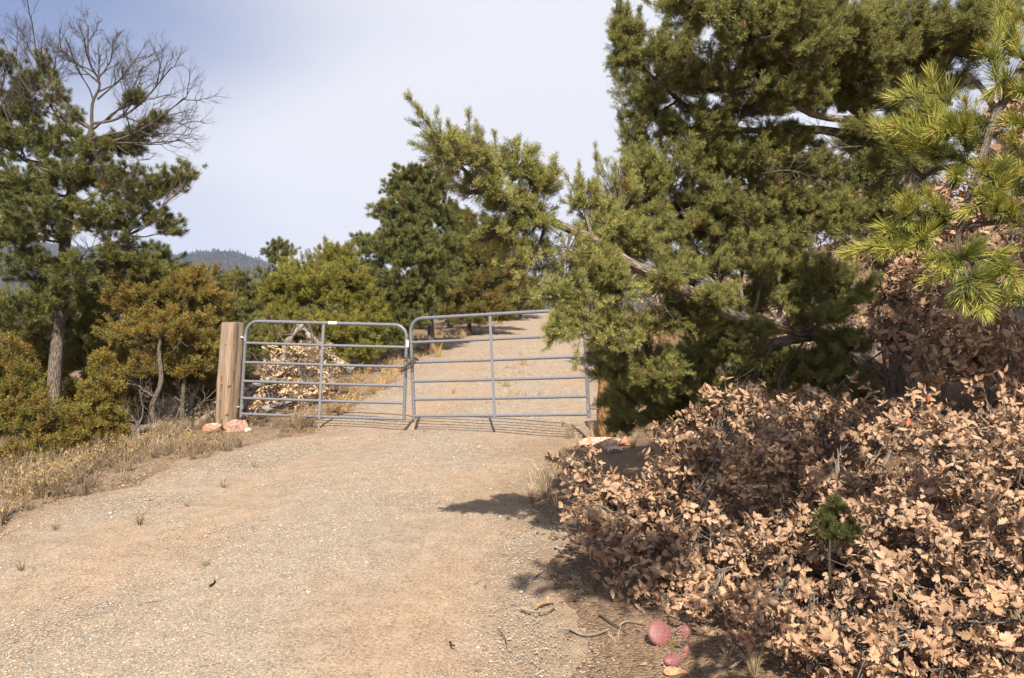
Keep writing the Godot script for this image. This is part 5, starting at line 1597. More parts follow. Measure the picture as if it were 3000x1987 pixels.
	var big := tree("juniper_tree", "big near juniper with a long pale arm leaning left across the gate", "tree", "junipers", [
		[[root, Vector3(3.15, 1.64, -6.2), Vector3(3.16, 2.19, -6.2), Vector3(3.09, 2.77, -6.1), Vector3(2.92, 3.08, -6), Vector3(2.67, 3.29, -5.9), Vector3(2.29, 3.44, -5.7), Vector3(1.91, 3.58, -5.5)], 0.10, 0.025, 1],
		[[Vector3(3.06, 1.22, -6.2), Vector3(2.63, 1.46, -6.1), Vector3(2.39, 1.59, -6), Vector3(1.98, 1.66, -5.7), Vector3(1.57, 1.71, -5.4), Vector3(1.34, 1.8, -5.2), Vector3(1.02, 1.94, -5), Vector3(0.747, 2.03, -4.8), Vector3(0.483, 2.16, -4.6), Vector3(0.251, 2.23, -4.4), Vector3(0.015, 2.32, -4.2), Vector3(-0.188, 2.4, -4), Vector3(-0.332, 2.51, -3.85), Vector3(-0.418, 2.64, -3.75)], 0.072, 0.004],
		[[Vector3(3.09, 2.73, -6.1), Vector3(3.21, 3.11, -6.1), Vector3(3.28, 3.55, -6.1), Vector3(3.31, 4.03, -6.1)], 0.07, 0.02],
		[[Vector3(3.08, 2.32, -6.1), Vector3(2.54, 2.6, -5.9), Vector3(2.04, 2.71, -5.7), Vector3(1.6, 2.62, -5.5), Vector3(1.14, 2.42, -5.4)], 0.05, 0.012],
		[[Vector3(2.92, 3.07, -6), Vector3(2.34, 3.13, -5.8), Vector3(1.66, 3.05, -5.5), Vector3(1.32, 3.12, -5.4), Vector3(0.943, 3.39, -5.3)], 0.045, 0.01],
		[[Vector3(2.39, 1.59, -6), Vector3(1.88, 1.5, -5.8), Vector3(1.52, 1.37, -5.8), Vector3(1.06, 1.35, -5.6)], 0.045, 0.012],
		[[Vector3(2.74, 3.23, -5.9), Vector3(2.02, 3.18, -5.4), Vector3(1.59, 3.59, -5), Vector3(1.1, 3.6, -4.7)], 0.035, 0.008]],
		arm, bj)
	tree("juniper_sprig", "small green juniper sprig growing up through the brown oak leaves", "bush", "", [[[ground_at(Vector3(1.42, 0.351, -3.4)), Vector3(1.39, 0.541, -3.35), Vector3(1.42, 0.712, -3.42)], 0.008, 0.003]], [[Vector3(1.41, 0.727, -3.42), Vector3(0.046, 0.069, 0.046)], [Vector3(1.47, 0.794, -3.44), Vector3(0.035, 0.047, 0.035)], [Vector3(1.48, 0.693, -3.42), Vector3(0.039, 0.039, 0.039)]], {"near": true, "green": Color(0.09, 0.10, 0.03), "other": Color(0.12, 0.125, 0.035), "cover": 1.1, "size": 0.55, "subs": 4, "up": 0.6})
	# bare grey twigs inside the crown
	for d in [[Vector3(1.57, 1.71, -5.4), Vector3(1.25, 1.97, -5.1), Vector3(0.873, 1.99, -4.9)], [Vector3(1.02, 1.94, -5), Vector3(0.865, 1.79, -4.85), Vector3(0.626, 1.63, -4.7)], [Vector3(2.32, 1.58, -6), Vector3(1.91, 1.26, -5.5), Vector3(1.93, 1.03, -5.3)], [Vector3(2.54, 2.6, -5.9), Vector3(2.06, 2.75, -5.5), Vector3(1.72, 2.7, -5.3)], [Vector3(3.08, 2.32, -6.1), Vector3(2.54, 2.26, -5.6), Vector3(2.12, 2.12, -5.4)], [Vector3(3.01, 1.5, -6.1), Vector3(2.33, 1.26, -5.4), Vector3(2.1, 1.07, -5.2)], [Vector3(1.98, 1.66, -5.7), Vector3(1.78, 1.42, -5.4), Vector3(1.54, 1.27, -5.3)], [Vector3(2.92, 3.07, -6), Vector3(2.4, 2.93, -5.5), Vector3(2.02, 2.89, -5.4)], [Vector3(3.1, 2.18, -6.1), Vector3(3.05, 2.01, -5.6), Vector3(3.09, 1.75, -5.4)]]:
		var b := MB.new()
		bare(b, smooth_path(d, 4), 0.014, 2, big.position, 6, 0.1)
		part("dead_twig", b.mesh(mats.bark_pale), big)

	# oaks in dead leaf
	oak("dry_oak_shrub", "dry oak in brown leaf beside the track, leftmost of the near thicket", "dry oaks beside the track", [ground_at(Vector3(1.03, 0.034, -4.4)), ground_at(Vector3(1.23, 0.058, -4.2)), ground_at(Vector3(0.894, 0.104, -5))],
		[[Vector3(0.385, 0.776, -5), Vector3(0.13, 0.062, 0.13)], [Vector3(0.599, 0.646, -4.9), Vector3(0.248, 0.11, 0.248)], [Vector3(0.474, 0.533, -4.5), Vector3(0.228, 0.091, 0.228)], [Vector3(0.786, 0.566, -4.7), Vector3(0.212, 0.132, 0.212)], [Vector3(0.737, 0.383, -4.4), Vector3(0.273, 0.149, 0.273)], [Vector3(1.1, 0.761, -4.8), Vector3(0.27, 0.189, 0.27)], [Vector3(0.956, 0.533, -4.5), Vector3(0.228, 0.152, 0.228)], [Vector3(0.64, 0.28, -4.1), Vector3(0.139, 0.092, 0.139)], [Vector3(1.34, 1.06, -5), Vector3(0.169, 0.169, 0.169)], [Vector3(1.32, 0.831, -4.7), Vector3(0.212, 0.159, 0.212)], [Vector3(0.941, 0.303, -4.1), Vector3(0.139, 0.115, 0.139)], [Vector3(1.28, 0.557, -4.4), Vector3(0.223, 0.174, 0.223)], [Vector3(1.12, 0.335, -4), Vector3(0.18, 0.135, 0.18)], [Vector3(1.12, 0.923, -5), Vector3(0.197, 0.113, 0.197)], [Vector3(1.09, 0.161, -3.8), Vector3(0.15, 0.086, 0.15)], [Vector3(1.08, 0.462, -4.2), Vector3(0.189, 0.118, 0.189)], [Vector3(0.812, 0.288, -4.15), Vector3(0.117, 0.094, 0.117)], [Vector3(0.588, 0.383, -4.4), Vector3(0.149, 0.089, 0.149)], [Vector3(1.48, 1.16, -4.9), Vector3(0.166, 0.127, 0.166)], [Vector3(0.84, 0.194, -3.95), Vector3(0.134, 0.08, 0.134)], [Vector3(0.928, 0.349, -3.6), Vector3(0.122, 0.073, 0.122)], [Vector3(0.661, 0.555, -4.75), Vector3(0.161, 0.107, 0.161)]], 0.052, 2.3, true)
	oak("dry_oak_shrub", "dry oak in brown leaf above the cactus, middle of the near thicket", "dry oaks beside the track", [ground_at(Vector3(1.58, 0.035, -3.9)), ground_at(Vector3(1.82, 0.105, -4.2)), ground_at(Vector3(1.54, 0.071, -4.1))],
		[[Vector3(1.71, 0.99, -4.7), Vector3(0.291, 0.159, 0.291)], [Vector3(1.97, 1.02, -4.5), Vector3(0.279, 0.177, 0.279)], [Vector3(1.62, 0.727, -4.3), Vector3(0.242, 0.194, 0.242)], [Vector3(1.8, 0.787, -4), Vector3(0.248, 0.203, 0.248)], [Vector3(1.42, 0.477, -3.9), Vector3(0.22, 0.176, 0.22)], [Vector3(1.64, 0.514, -3.7), Vector3(0.229, 0.188, 0.229)], [Vector3(1.25, 0.319, -3.6), Vector3(0.183, 0.122, 0.183)], [Vector3(1.17, 0.156, -3.6), Vector3(0.122, 0.061, 0.122)], [Vector3(1.42, 0.332, -3.4), Vector3(0.172, 0.096, 0.172)], [Vector3(2.2, 1.13, -4.4), Vector3(0.248, 0.149, 0.248)], [Vector3(1.98, 1.16, -4.9), Vector3(0.166, 0.11, 0.166)], [Vector3(1.48, 0.88, -4.4), Vector3(0.174, 0.124, 0.174)], [Vector3(1.58, 0.609, -3.9), Vector3(0.176, 0.132, 0.176)], [Vector3(1.42, 0.4, -3.6), Vector3(0.162, 0.101, 0.162)], [Vector3(1.11, 0.389, -3.2), Vector3(0.144, 0.083, 0.144)], [Vector3(1.17, 0.365, -3.1), Vector3(0.122, 0.07, 0.122)], [Vector3(1.22, 0.362, -3), Vector3(0.118, 0.068, 0.118)]], 0.048, 2.5, true)
	oak("dry_oak_shrub", "dry oak filling the lower right corner, nearest to the viewer", "dry oaks beside the track", [ground_at(Vector3(1.93, 0.28, -3.2)), ground_at(Vector3(1.8, 0.276, -3.3)), ground_at(Vector3(2.27, 0.426, -3.3))],
		[[Vector3(1.98, 0.953, -3.7), Vector3(0.25, 0.167, 0.25)], [Vector3(2.39, 1.18, -3.9), Vector3(0.264, 0.176, 0.264)], [Vector3(1.75, 0.762, -3.3), Vector3(0.223, 0.167, 0.223)], [Vector3(2.1, 0.909, -3.4), Vector3(0.23, 0.192, 0.23)], [Vector3(1.57, 0.566, -3), Vector3(0.203, 0.135, 0.203)], [Vector3(1.78, 0.732, -2.9), Vector3(0.196, 0.18, 0.196)], [Vector3(1.45, 0.379, -3), Vector3(0.135, 0.085, 0.135)], [Vector3(1.49, 0.471, -2.7), Vector3(0.167, 0.076, 0.167)], [Vector3(1.66, 0.572, -2.6), Vector3(0.161, 0.117, 0.161)], [Vector3(2.23, 1.06, -3.3), Vector3(0.149, 0.223, 0.149)], [Vector3(1.91, 0.73, -2.8), Vector3(0.126, 0.174, 0.126)], [Vector3(1.56, 0.575, -3.3), Vector3(0.13, 0.112, 0.13)], [Vector3(1.65, 0.751, -3.5), Vector3(0.158, 0.118, 0.158)], [Vector3(1.61, 0.54, -2.8), Vector3(0.158, 0.095, 0.158)], [Vector3(1.49, 0.481, -3), Vector3(0.135, 0.101, 0.135)], [Vector3(1.52, 0.461, -2.55), Vector3(0.158, 0.057, 0.158)], [Vector3(1.37, 0.394, -2.7), Vector3(0.137, 0.055, 0.137)], [Vector3(1.66, 0.483, -2.5), Vector3(0.099, 0.07, 0.099)], [Vector3(2.18, 1.06, -3.8), Vector3(0.193, 0.128, 0.193)], [Vector3(2.04, 0.848, -3.1), Vector3(0.122, 0.14, 0.122)], [Vector3(1.27, 0.404, -2.9), Vector3(0.114, 0.075, 0.114)], [Vector3(1.29, 0.417, -2.7), Vector3(0.106, 0.061, 0.106)], [Vector3(1.57, 0.486, -2.9), Vector3(0.131, 0.082, 0.131)]], 0.042, 2.4, true)
	oak("dry_oak_shrub", "taller dry oak behind, under the near pine sprays at the right edge", "dry oaks beside the track", [ground_at(Vector3(3.21, 1.19, -5.6)), ground_at(Vector3(3.46, 1.33, -5.4)), ground_at(Vector3(3.05, 1.23, -5.9))],
		[[Vector3(3.13, 2.33, -6.2), Vector3(0.279, 0.245, 0.279)], [Vector3(3.16, 1.99, -5.8), Vector3(0.327, 0.229, 0.327)], [Vector3(2.96, 1.97, -6), Vector3(0.169, 0.203, 0.169)], [Vector3(3.33, 2, -5.4), Vector3(0.335, 0.274, 0.335)], [Vector3(3.74, 2.55, -5.8), Vector3(0.294, 0.359, 0.294)], [Vector3(3.06, 1.57, -5.1), Vector3(0.316, 0.172, 0.316)], [Vector3(2.93, 1.6, -5.5), Vector3(0.248, 0.186, 0.248)], [Vector3(3.13, 1.44, -4.8), Vector3(0.216, 0.189, 0.216)], [Vector3(2.86, 1.38, -5), Vector3(0.225, 0.141, 0.225)], [Vector3(3.05, 2.64, -6.4), Vector3(0.18, 0.18, 0.18)], [Vector3(3.9, 3.02, -6), Vector3(0.203, 0.169, 0.203)], [Vector3(2.7, 1.63, -5.6), Vector3(0.158, 0.158, 0.158)], [Vector3(3.8, 2.82, -6.4), Vector3(0.288, 0.18, 0.288)], [Vector3(4.16, 3.44, -6.4), Vector3(0.216, 0.216, 0.216)], [Vector3(3.48, 2.58, -6.2), Vector3(0.245, 0.175, 0.245)], [Vector3(3.57, 2.36, -5.9), Vector3(0.233, 0.166, 0.233)]], 0.066, 2.4, true)
	oak("dry_oak_shrub", "greyish half bare dry oak on the bank behind the juniper arm", "dry oaks on the bank", [ground_at(Vector3(3.03, 1.44, -9.5)), ground_at(Vector3(3.83, 1.65, -9.5))],
		[[Vector3(2.91, 2.44, -10), Vector3(0.507, 0.338, 0.507)], [Vector3(3.47, 2.78, -10), Vector3(0.507, 0.338, 0.507)], [Vector3(3.83, 2.29, -9.5), Vector3(0.482, 0.375, 0.482)], [Vector3(3.38, 1.75, -9), Vector3(0.456, 0.304, 0.456)], [Vector3(4.31, 2.78, -10), Vector3(0.451, 0.394, 0.451)], [Vector3(3.94, 1.85, -9), Vector3(0.355, 0.304, 0.355)], [Vector3(2.57, 1.88, -10), Vector3(0.394, 0.338, 0.394)], [Vector3(3.05, 1.97, -9.4), Vector3(0.424, 0.265, 0.424)]], 0.065, 0.7, false, Color(0.40, 0.29, 0.21), Color(0.52, 0.39, 0.29))
	oak("dry_oak_shrub", "pinkish dry oak higher on the bank below the juniper trunk fork", "dry oaks on the bank", [ground_at(Vector3(6.04, 3.57, -14)), ground_at(Vector3(6.34, 3.58, -13))],
		[[Vector3(5.49, 4.2, -14), Vector3(0.473, 0.394, 0.473)], [Vector3(6.12, 4.28, -14), Vector3(0.552, 0.394, 0.552)], [Vector3(6.34, 4.16, -13), Vector3(0.513, 0.366, 0.513)], [Vector3(5.97, 3.58, -13), Vector3(0.659, 0.293, 0.659)], [Vector3(5.01, 3.57, -14), Vector3(0.473, 0.315, 0.473)], [Vector3(3.28, 2.78, -14), Vector3(0.473, 0.394, 0.473)], [Vector3(2.46, 2.19, -13), Vector3(0.439, 0.293, 0.439)]], 0.08, 0.9, false, Color(0.42, 0.28, 0.20), Color(0.52, 0.36, 0.26))
	oak("dry_oak_shrub", "small tan dry oak behind the left gate leaf among dead wood", "", [ground_at(Vector3(-3.61, 0.314, -12)), ground_at(Vector3(-3.19, 0.431, -12.2))],
		[[Vector3(-3.88, 0.856, -12), Vector3(0.27, 0.243, 0.27)], [Vector3(-3.67, 1.19, -12.2), Vector3(0.275, 0.275, 0.275)], [Vector3(-3.48, 0.669, -11.8), Vector3(0.399, 0.226, 0.399)], [Vector3(-3.16, 0.85, -12.1), Vector3(0.341, 0.3, 0.341)], [Vector3(-3.38, 1.25, -12.4), Vector3(0.238, 0.21, 0.238)], [Vector3(-3.15, 1.39, -12.6), Vector3(0.284, 0.185, 0.284)], [Vector3(-3.91, 0.594, -11.9), Vector3(0.228, 0.161, 0.228)], [Vector3(-2.94, 1.03, -12.6), Vector3(0.185, 0.213, 0.185)]], 0.06, 1.6, false, Color(0.46, 0.33, 0.20), Color(0.58, 0.43, 0.28))

	# the near pine branch that hangs in from the right
	near_pine("pinyon_pine", "near pinyon branch with long yellow green needles hanging in at the upper right", [[ground_at(Vector3(2.05, 0, -2.1)), Vector3(2.0, 1.2, -2.1), Vector3(1.85, 2.2, -2.05), Vector3(1.8, 3.3, -2.0)], 0.09, 0.05],
		[[[Vector3(1.85, 2.2, -2.05), Vector3(1.37, 2.34, -1.9), Vector3(1.12, 2.13, -1.75), Vector3(1.04, 1.99, -1.7), Vector3(0.982, 1.88, -1.66), Vector3(0.951, 1.79, -1.64), Vector3(0.962, 1.72, -1.62)], 0.0145, 0.003],
		[[Vector3(1.09, 2.11, -1.74), Vector3(1.08, 2.19, -1.8), Vector3(1.01, 2.14, -1.78)], 0.008, 0.003],
		[[Vector3(1.02, 1.97, -1.69), Vector3(0.934, 1.96, -1.7), Vector3(0.856, 1.9, -1.66)], 0.007, 0.004],
		[[Vector3(1.37, 2.34, -1.9), Vector3(1.27, 2.08, -1.8), Vector3(1.16, 1.88, -1.72), Vector3(0.968, 1.83, -1.66), Vector3(0.925, 1.83, -1.65)], 0.01, 0.004],
		[[Vector3(1.27, 2.08, -1.8), Vector3(1.22, 1.8, -1.7), Vector3(1.16, 1.67, -1.66)], 0.01, 0.004]],
		[[Vector3(1.1, 2.16, -1.74), Vector3(1.12, 2.27, -1.78), 5], [Vector3(1.17, 2.25, -1.8), Vector3(1.16, 2.36, -1.82), 5], [Vector3(1.13, 2.13, -1.75), Vector3(1.08, 2.15, -1.7), 3], [Vector3(1.07, 2.07, -1.72), Vector3(0.993, 2.08, -1.68), 4], [Vector3(1.04, 2.02, -1.7), Vector3(0.953, 2.05, -1.66), 5], [Vector3(1, 2.02, -1.7), Vector3(0.92, 2.07, -1.66), 4], [Vector3(1, 2.05, -1.72), Vector3(0.879, 2.05, -1.66), 5], [Vector3(0.972, 2, -1.7), Vector3(0.874, 2, -1.66), 4], [Vector3(0.998, 1.97, -1.68), Vector3(0.88, 2.01, -1.62), 5], [Vector3(0.985, 2.04, -1.74), Vector3(0.886, 2.13, -1.74), 4], [Vector3(1.02, 2.13, -1.78), Vector3(0.977, 2.17, -1.78), 3], [Vector3(0.904, 1.94, -1.68), Vector3(0.818, 2.03, -1.68), 3], [Vector3(1.05, 1.94, -1.7), Vector3(1.06, 1.94, -1.66), 4], [Vector3(1.01, 1.9, -1.68), Vector3(1.03, 1.9, -1.64), 3], [Vector3(1.12, 1.87, -1.7), Vector3(0.981, 1.87, -1.62), 5], [Vector3(1.12, 1.91, -1.72), Vector3(1.1, 1.95, -1.68), 4], [Vector3(0.925, 1.83, -1.65), Vector3(0.834, 1.86, -1.6), 6], [Vector3(0.925, 1.83, -1.65), Vector3(0.789, 1.81, -1.6), 6], [Vector3(0.859, 1.82, -1.63), Vector3(0.722, 1.77, -1.6), 5], [Vector3(0.901, 1.83, -1.64), Vector3(0.842, 1.79, -1.58), 4], [Vector3(0.856, 1.9, -1.66), Vector3(0.816, 1.84, -1.6), 4], [Vector3(0.957, 1.76, -1.63), Vector3(0.898, 1.72, -1.6), 4], [Vector3(0.962, 1.72, -1.62), Vector3(0.952, 1.67, -1.6), 4], [Vector3(0.962, 1.72, -1.62), Vector3(1, 1.7, -1.58), 5], [Vector3(0.956, 1.76, -1.63), Vector3(0.997, 1.76, -1.6), 4], [Vector3(1.16, 1.67, -1.66), Vector3(1.03, 1.67, -1.6), 3], [Vector3(1.2, 1.97, -1.76), Vector3(1.11, 2.02, -1.7), 5], [Vector3(1.18, 1.8, -1.7), Vector3(1.07, 1.85, -1.64), 4], [Vector3(1.27, 2.18, -1.8), Vector3(1.16, 2.25, -1.76), 4], [Vector3(1.31, 2.27, -1.85), Vector3(1.18, 2.34, -1.8), 4], [Vector3(1.24, 2.12, -1.78), Vector3(1.14, 2.14, -1.72), 4], [Vector3(0.925, 1.83, -1.65), Vector3(0.868, 1.86, -1.58), 5], [Vector3(0.864, 1.82, -1.64), Vector3(0.757, 1.77, -1.57), 5], [Vector3(0.846, 1.82, -1.64), Vector3(0.783, 1.77, -1.56), 5], [Vector3(1.02, 2.05, -1.72), Vector3(0.896, 2.02, -1.6), 5], [Vector3(1.01, 2, -1.7), Vector3(0.93, 2.02, -1.58), 5], [Vector3(1.16, 2.23, -1.8), Vector3(1.07, 2.23, -1.74), 4], [Vector3(1.19, 2.27, -1.84), Vector3(1.16, 2.3, -1.78), 4], [Vector3(1.03, 1.76, -1.64), Vector3(1.01, 1.72, -1.56), 4], [Vector3(1.16, 1.88, -1.72), Vector3(1.01, 1.86, -1.6), 5], [Vector3(1.16, 1.92, -1.72), Vector3(0.999, 1.94, -1.62), 5], [Vector3(0.964, 1.72, -1.62), Vector3(0.955, 1.66, -1.56), 5], [Vector3(0.961, 1.92, -1.68), Vector3(0.924, 1.93, -1.6), 3], [Vector3(0.957, 1.76, -1.63), Vector3(0.877, 1.74, -1.58), 4], [Vector3(0.934, 1.99, -1.7), Vector3(0.831, 2.03, -1.64), 4], [Vector3(1.25, 2.04, -1.78), Vector3(1.11, 2.06, -1.7), 4]],
		[[Vector3(3.0, 4.3, -2.6), Vector3(0.9, 0.7, 0.6)], [Vector3(2.4, 4.7, -2.1), Vector3(0.7, 0.6, 0.6)], [Vector3(3.5, 4.6, -2.4), Vector3(0.7, 0.7, 0.6)], [Vector3(2.9, 3.6, -3.0), Vector3(0.6, 0.4, 0.5)], [Vector3(0.38, 2.98, -1.7), Vector3(0.28, 0.16, 0.34)], [Vector3(0.7, 3.08, -1.5), Vector3(0.3, 0.18, 0.3)], [Vector3(1.5, 3.5, -1.9), Vector3(0.45, 0.3, 0.4)]])

	# dead wood
	for k in [["tangle of dead grey branches between the snag and the timber post", [[Vector3(-4.82, 0.279, -10.9), Vector3(-4.69, 0.678, -10.9), Vector3(-4.77, 1.05, -10.8)], [Vector3(-4.75, 0.279, -10.9), Vector3(-4.41, 0.565, -10.8), Vector3(-4.16, 0.809, -10.8)], [Vector3(-4.79, 0.279, -10.9), Vector3(-4.91, 0.575, -10.7), Vector3(-5.01, 0.823, -10.6)], [Vector3(-4.74, 0.266, -11), Vector3(-4.34, 0.382, -10.8), Vector3(-4.11, 0.555, -10.9)]]], ["low tangle of dead twigs at the right foot of the golden juniper", [[Vector3(-5.08, 0.219, -10.2), Vector3(-4.91, 0.507, -10.2), Vector3(-4.96, 0.853, -10.2)], [Vector3(-5.03, 0.219, -10.2), Vector3(-4.74, 0.392, -10.2), Vector3(-4.51, 0.507, -10.2)], [Vector3(-5.11, 0.219, -10.2), Vector3(-5.14, 0.461, -10.1), Vector3(-5.12, 0.689, -10.1)]]], ["tangle of dead branches behind the middle rails of the left gate leaf", [[Vector3(-3.68, 0.382, -12), Vector3(-3.34, 0.788, -12), Vector3(-3, 0.991, -12)], [Vector3(-3.61, 0.382, -12), Vector3(-3.78, 0.728, -11.9), Vector3(-3.91, 1.13, -11.9)], [Vector3(-3.19, 0.362, -12.2), Vector3(-3.33, 0.844, -12.2), Vector3(-3.12, 1.26, -12.2)], [Vector3(-3.12, 0.362, -12.2), Vector3(-2.77, 0.637, -12.2), Vector3(-2.66, 0.907, -12.3)]]]]:
		var heap := thing("dead_brush", k[0], "dead wood", ground_at(k[1][0][0]))
		for p in k[1]:
			var hb := MB.new()
			bare(hb, smooth_path(p, 4), 0.028, 3, heap.position, 6, 0.2)
			part("branch", hb.mesh(mats.dead), heap)
	log_wood("grey dead log lying at the foot of the rust orange juniper", [Vector3(-5.12, 0.251, -10.4), Vector3(-4.88, 0.327, -10.5), Vector3(-4.52, 0.297, -10.5), Vector3(-4.22, 0.315, -10.6)], 0.05, 0.035, mats.dead, 3)
	log_wood("dark dead log sloping up beside the timber post", [Vector3(-4.44, 0.225, -10.6), Vector3(-4.34, 0.382, -10.8), Vector3(-4.21, 0.484, -11)], 0.06, 0.04, mats.dead, 2)
	log_wood("upright grey forked dead stem left of the timber post", [Vector3(-4.63, 0.279, -10.9), Vector3(-4.61, 0.608, -11), Vector3(-4.52, 0.794, -11), Vector3(-4.46, 1.1, -11.1)], 0.05, 0.02, mats.dead, 4)
	log_wood("pale bleached snag under the rust orange juniper", [Vector3(-4.98, 0.809, -10.8), Vector3(-4.94, 1.05, -10.8), Vector3(-4.98, 1.33, -10.8), Vector3(-4.94, 1.57, -10.8)], 0.03, 0.01, mats.dead, 5)
	log_wood("curved grey dead trunk behind the lower rails of the left gate leaf", [Vector3(-3.87, 0.515, -11), Vector3(-3.86, 0.685, -11.2), Vector3(-3.75, 0.842, -11.4), Vector3(-3.49, 0.881, -11.6)], 0.07, 0.04, mats.dead, 3)
	log_wood("weathered split log on the ground behind the left gate leaf", [Vector3(-3.74, 0.42, -10.9), Vector3(-3.53, 0.505, -11.1), Vector3(-3.24, 0.572, -11.4)], 0.075, 0.045, mats.dead, 2)
	log_wood("leaning dead trunk slanting down right behind the left gate leaf", [Vector3(-3.63, 1.73, -13), Vector3(-3.33, 1.49, -12.9), Vector3(-3.02, 1.2, -12.8), Vector3(-2.66, 0.965, -12.8)], 0.05, 0.085, mats.dead, 3)
	log_wood("gnarled dead trunk crossing behind the leaning one", [Vector3(-3.74, 0.293, -12.2), Vector3(-3.74, 0.831, -12.4), Vector3(-3.72, 1.39, -12.6), Vector3(-3.49, 1.74, -12.8)], 0.07, 0.045, mats.dead, 6)
	log_wood("thin arched dead limb below the leaning trunk", [Vector3(-3.09, 0.649, -12.5), Vector3(-2.98, 0.896, -12.5), Vector3(-2.82, 1.1, -12.7)], 0.03, 0.02, mats.dead, 3)


func undergrowth() -> void:
	var wisp := []
	var bush := []
	var short := []
	for i in 4:
		wisp.append(grass_tuft_shape(600 + i, 30, 0.34, 0.0045, 0.75).mesh(mats.grass, true))
		bush.append(grass_tuft_shape(620 + i, 46, 0.27, 0.0042, 0.8, 0.22).mesh(mats.grass, true))
		short.append(grass_tuft_shape(640 + i, 16, 0.13, 0.0045, 1.1).mesh(mats.grass, true))
	var tall := grass_tuft_shape(660, 90, 0.32, 0.0035, 0.75).mesh(mats.grass, true)
	var weedy := grass_tuft_shape(661, 22, 0.13, 0.004, 1.2).mesh(mats.grass, true)
	# dead grass and low brush of the verges: nobody could count it
	var patch := noise(0.5, 91)
	var left_verge := func():
		var d := rng.randf_range(4.6, 10.4)
		var off := 0.25 + 1.7 * sqrt(rng.randf())
		var x: float = table(LEFT_EDGE, d) - off
		if patch.get_noise_2d(x, d) < -0.02 and rng.randf() < 0.85:
			return Vector2(-999, 0)
		return Vector2(x, d)
	sow("dry_grass", wisp, 620, left_verge, 0.35, 0.9, Color(0.29, 0.225, 0.16), Color(0.39, 0.305, 0.215))
	var brush := func():
		var d := rng.randf_range(5.2, 10.6)
		var x: float = table(LEFT_EDGE, d) + 0.1 - pow(rng.randf(), 0.8) * 1.7
		if patch.get_noise_2d(x * 2.0 + 30.0, d * 2.0) < rng.randf_range(-0.3, 0.3):
			return Vector2(-999, 0)
		return Vector2(x, d)
	sow("dry_brush", bush, 800, brush, 0.4, 1.05, Color(0.20, 0.155, 0.115), Color(0.36, 0.27, 0.175))
	sow("dry_grass", short, 1100, brush, 0.5, 1.3, Color(0.24, 0.18, 0.13), Color(0.40, 0.30, 0.20))
	var beyond := func():
		var d := rng.randf_range(10.6, 27.0)
		var x: float = table(LEFT_EDGE, d) + 0.25 - pow(rng.randf(), 1.4) * 1.9
		return Vector2(x, d)
	sow("dry_grass", wisp, 130, beyond, 0.4, 1.0, Color(0.36, 0.27, 0.18), Color(0.46, 0.35, 0.23))
	sow("dry_brush", bush, 130, beyond, 0.6, 1.2, Color(0.36, 0.26, 0.15), Color(0.48, 0.33, 0.16))
	var mid_track := func():
		var d := rng.randf_range(11.0, 30.0)
		var u := 0.55 + rng.randfn(0.0, 0.05)
		if patch.get_noise_2d(d * 2.0, 4.0) < 0.0:
			return Vector2(-999, 0)
		return Vector2(lerpf(table(LEFT_EDGE, d), table(RIGHT_EDGE, d), u), d)
	sow("dry_grass", short, 260, mid_track, 0.5, 1.4, Color(0.42, 0.32, 0.20), Color(0.50, 0.38, 0.24))
	var right_verge := func():
		var d := rng.randf_range(6.0, 26.0)
		return Vector2(table(RIGHT_EDGE, d) - 0.15 + pow(rng.randf(), 1.5) * 3.0, d)
	sow("dry_grass", wisp, 620, right_verge, 0.45, 0.95, Color(0.42, 0.30, 0.18), Color(0.52, 0.39, 0.25))
	var slope := func():
		var d := rng.randf_range(7.0, 30.0)
		return Vector2(table(RIGHT_EDGE, d) + 1.0 + rng.randf() * 16.0, d)
	sow("dry_brush", bush, 900, slope, 0.8, 2.0, Color(0.36, 0.24, 0.15), Color(0.46, 0.33, 0.2))
	var foot := func():
		var d := rng.randf_range(2.7, 6.0)
		return Vector2(table(RIGHT_EDGE, d) + 0.1 + rng.randf() * 2.0, d)
	sow("dry_grass", short, 90, foot, 0.4, 1.0, Color(0.40, 0.29, 0.18), Color(0.52, 0.40, 0.26))
	# leaves and bits of twig dropped under the oaks
	var fallen := func():
		var d := rng.randf_range(2.6, 6.5)
		return Vector2(table(RIGHT_EDGE, d) - 0.1 + pow(rng.randf(), 0.7) * 3.2, d)
	var flat := []
	for i in 4:
		var b := MB.new()
		var l := oak_leaf(520 + i)
		for k in range(0, l.v.size(), 3):
			b.tri(Vector3(l.v[k].x, l.v[k].z * 0.6 + 0.06, l.v[k].y), Vector3(l.v[k + 1].x, l.v[k + 1].z * 0.6 + 0.06, l.v[k + 1].y), Vector3(l.v[k + 2].x, l.v[k + 2].z * 0.6 + 0.06, l.v[k + 2].y), Color.WHITE)
		flat.append(b.mesh(mats.oak, true))
	sow("leaf_litter", flat, 4500, fallen, 0.03, 0.06, Color(0.22, 0.15, 0.10), Color(0.42, 0.28, 0.18))
	var bits := []
	for i in 3:
		var b := MB.new()
		b.tube(PackedVector3Array([Vector3(-0.5, 0.06, 0), Vector3(-0.1, 0.09, rng.randf_range(-0.1, 0.1)), Vector3(0.5, 0.05, rng.randf_range(-0.15, 0.15))]), PackedFloat32Array([0.028, 0.03, 0.018]), 4, Color.WHITE)
		bits.append(b.mesh(plain("twig_bit", Color.WHITE)))
	var everywhere := func():
		var d := rng.randf_range(2.6, 9.0)
		if rng.randf() < 0.5:
			return Vector2(table(RIGHT_EDGE, d) - 0.5 + rng.randf() * 2.0, d)
		return Vector2(table(LEFT_EDGE, d) + 0.3 - rng.randf() * 1.6, d)
	sow("twig_litter", bits, 900, everywhere, 0.03, 0.11, Color(0.22, 0.17, 0.13), Color(0.46, 0.38, 0.29))

	# clumps that stand alone
	var straw := Color(0.44, 0.34, 0.21)
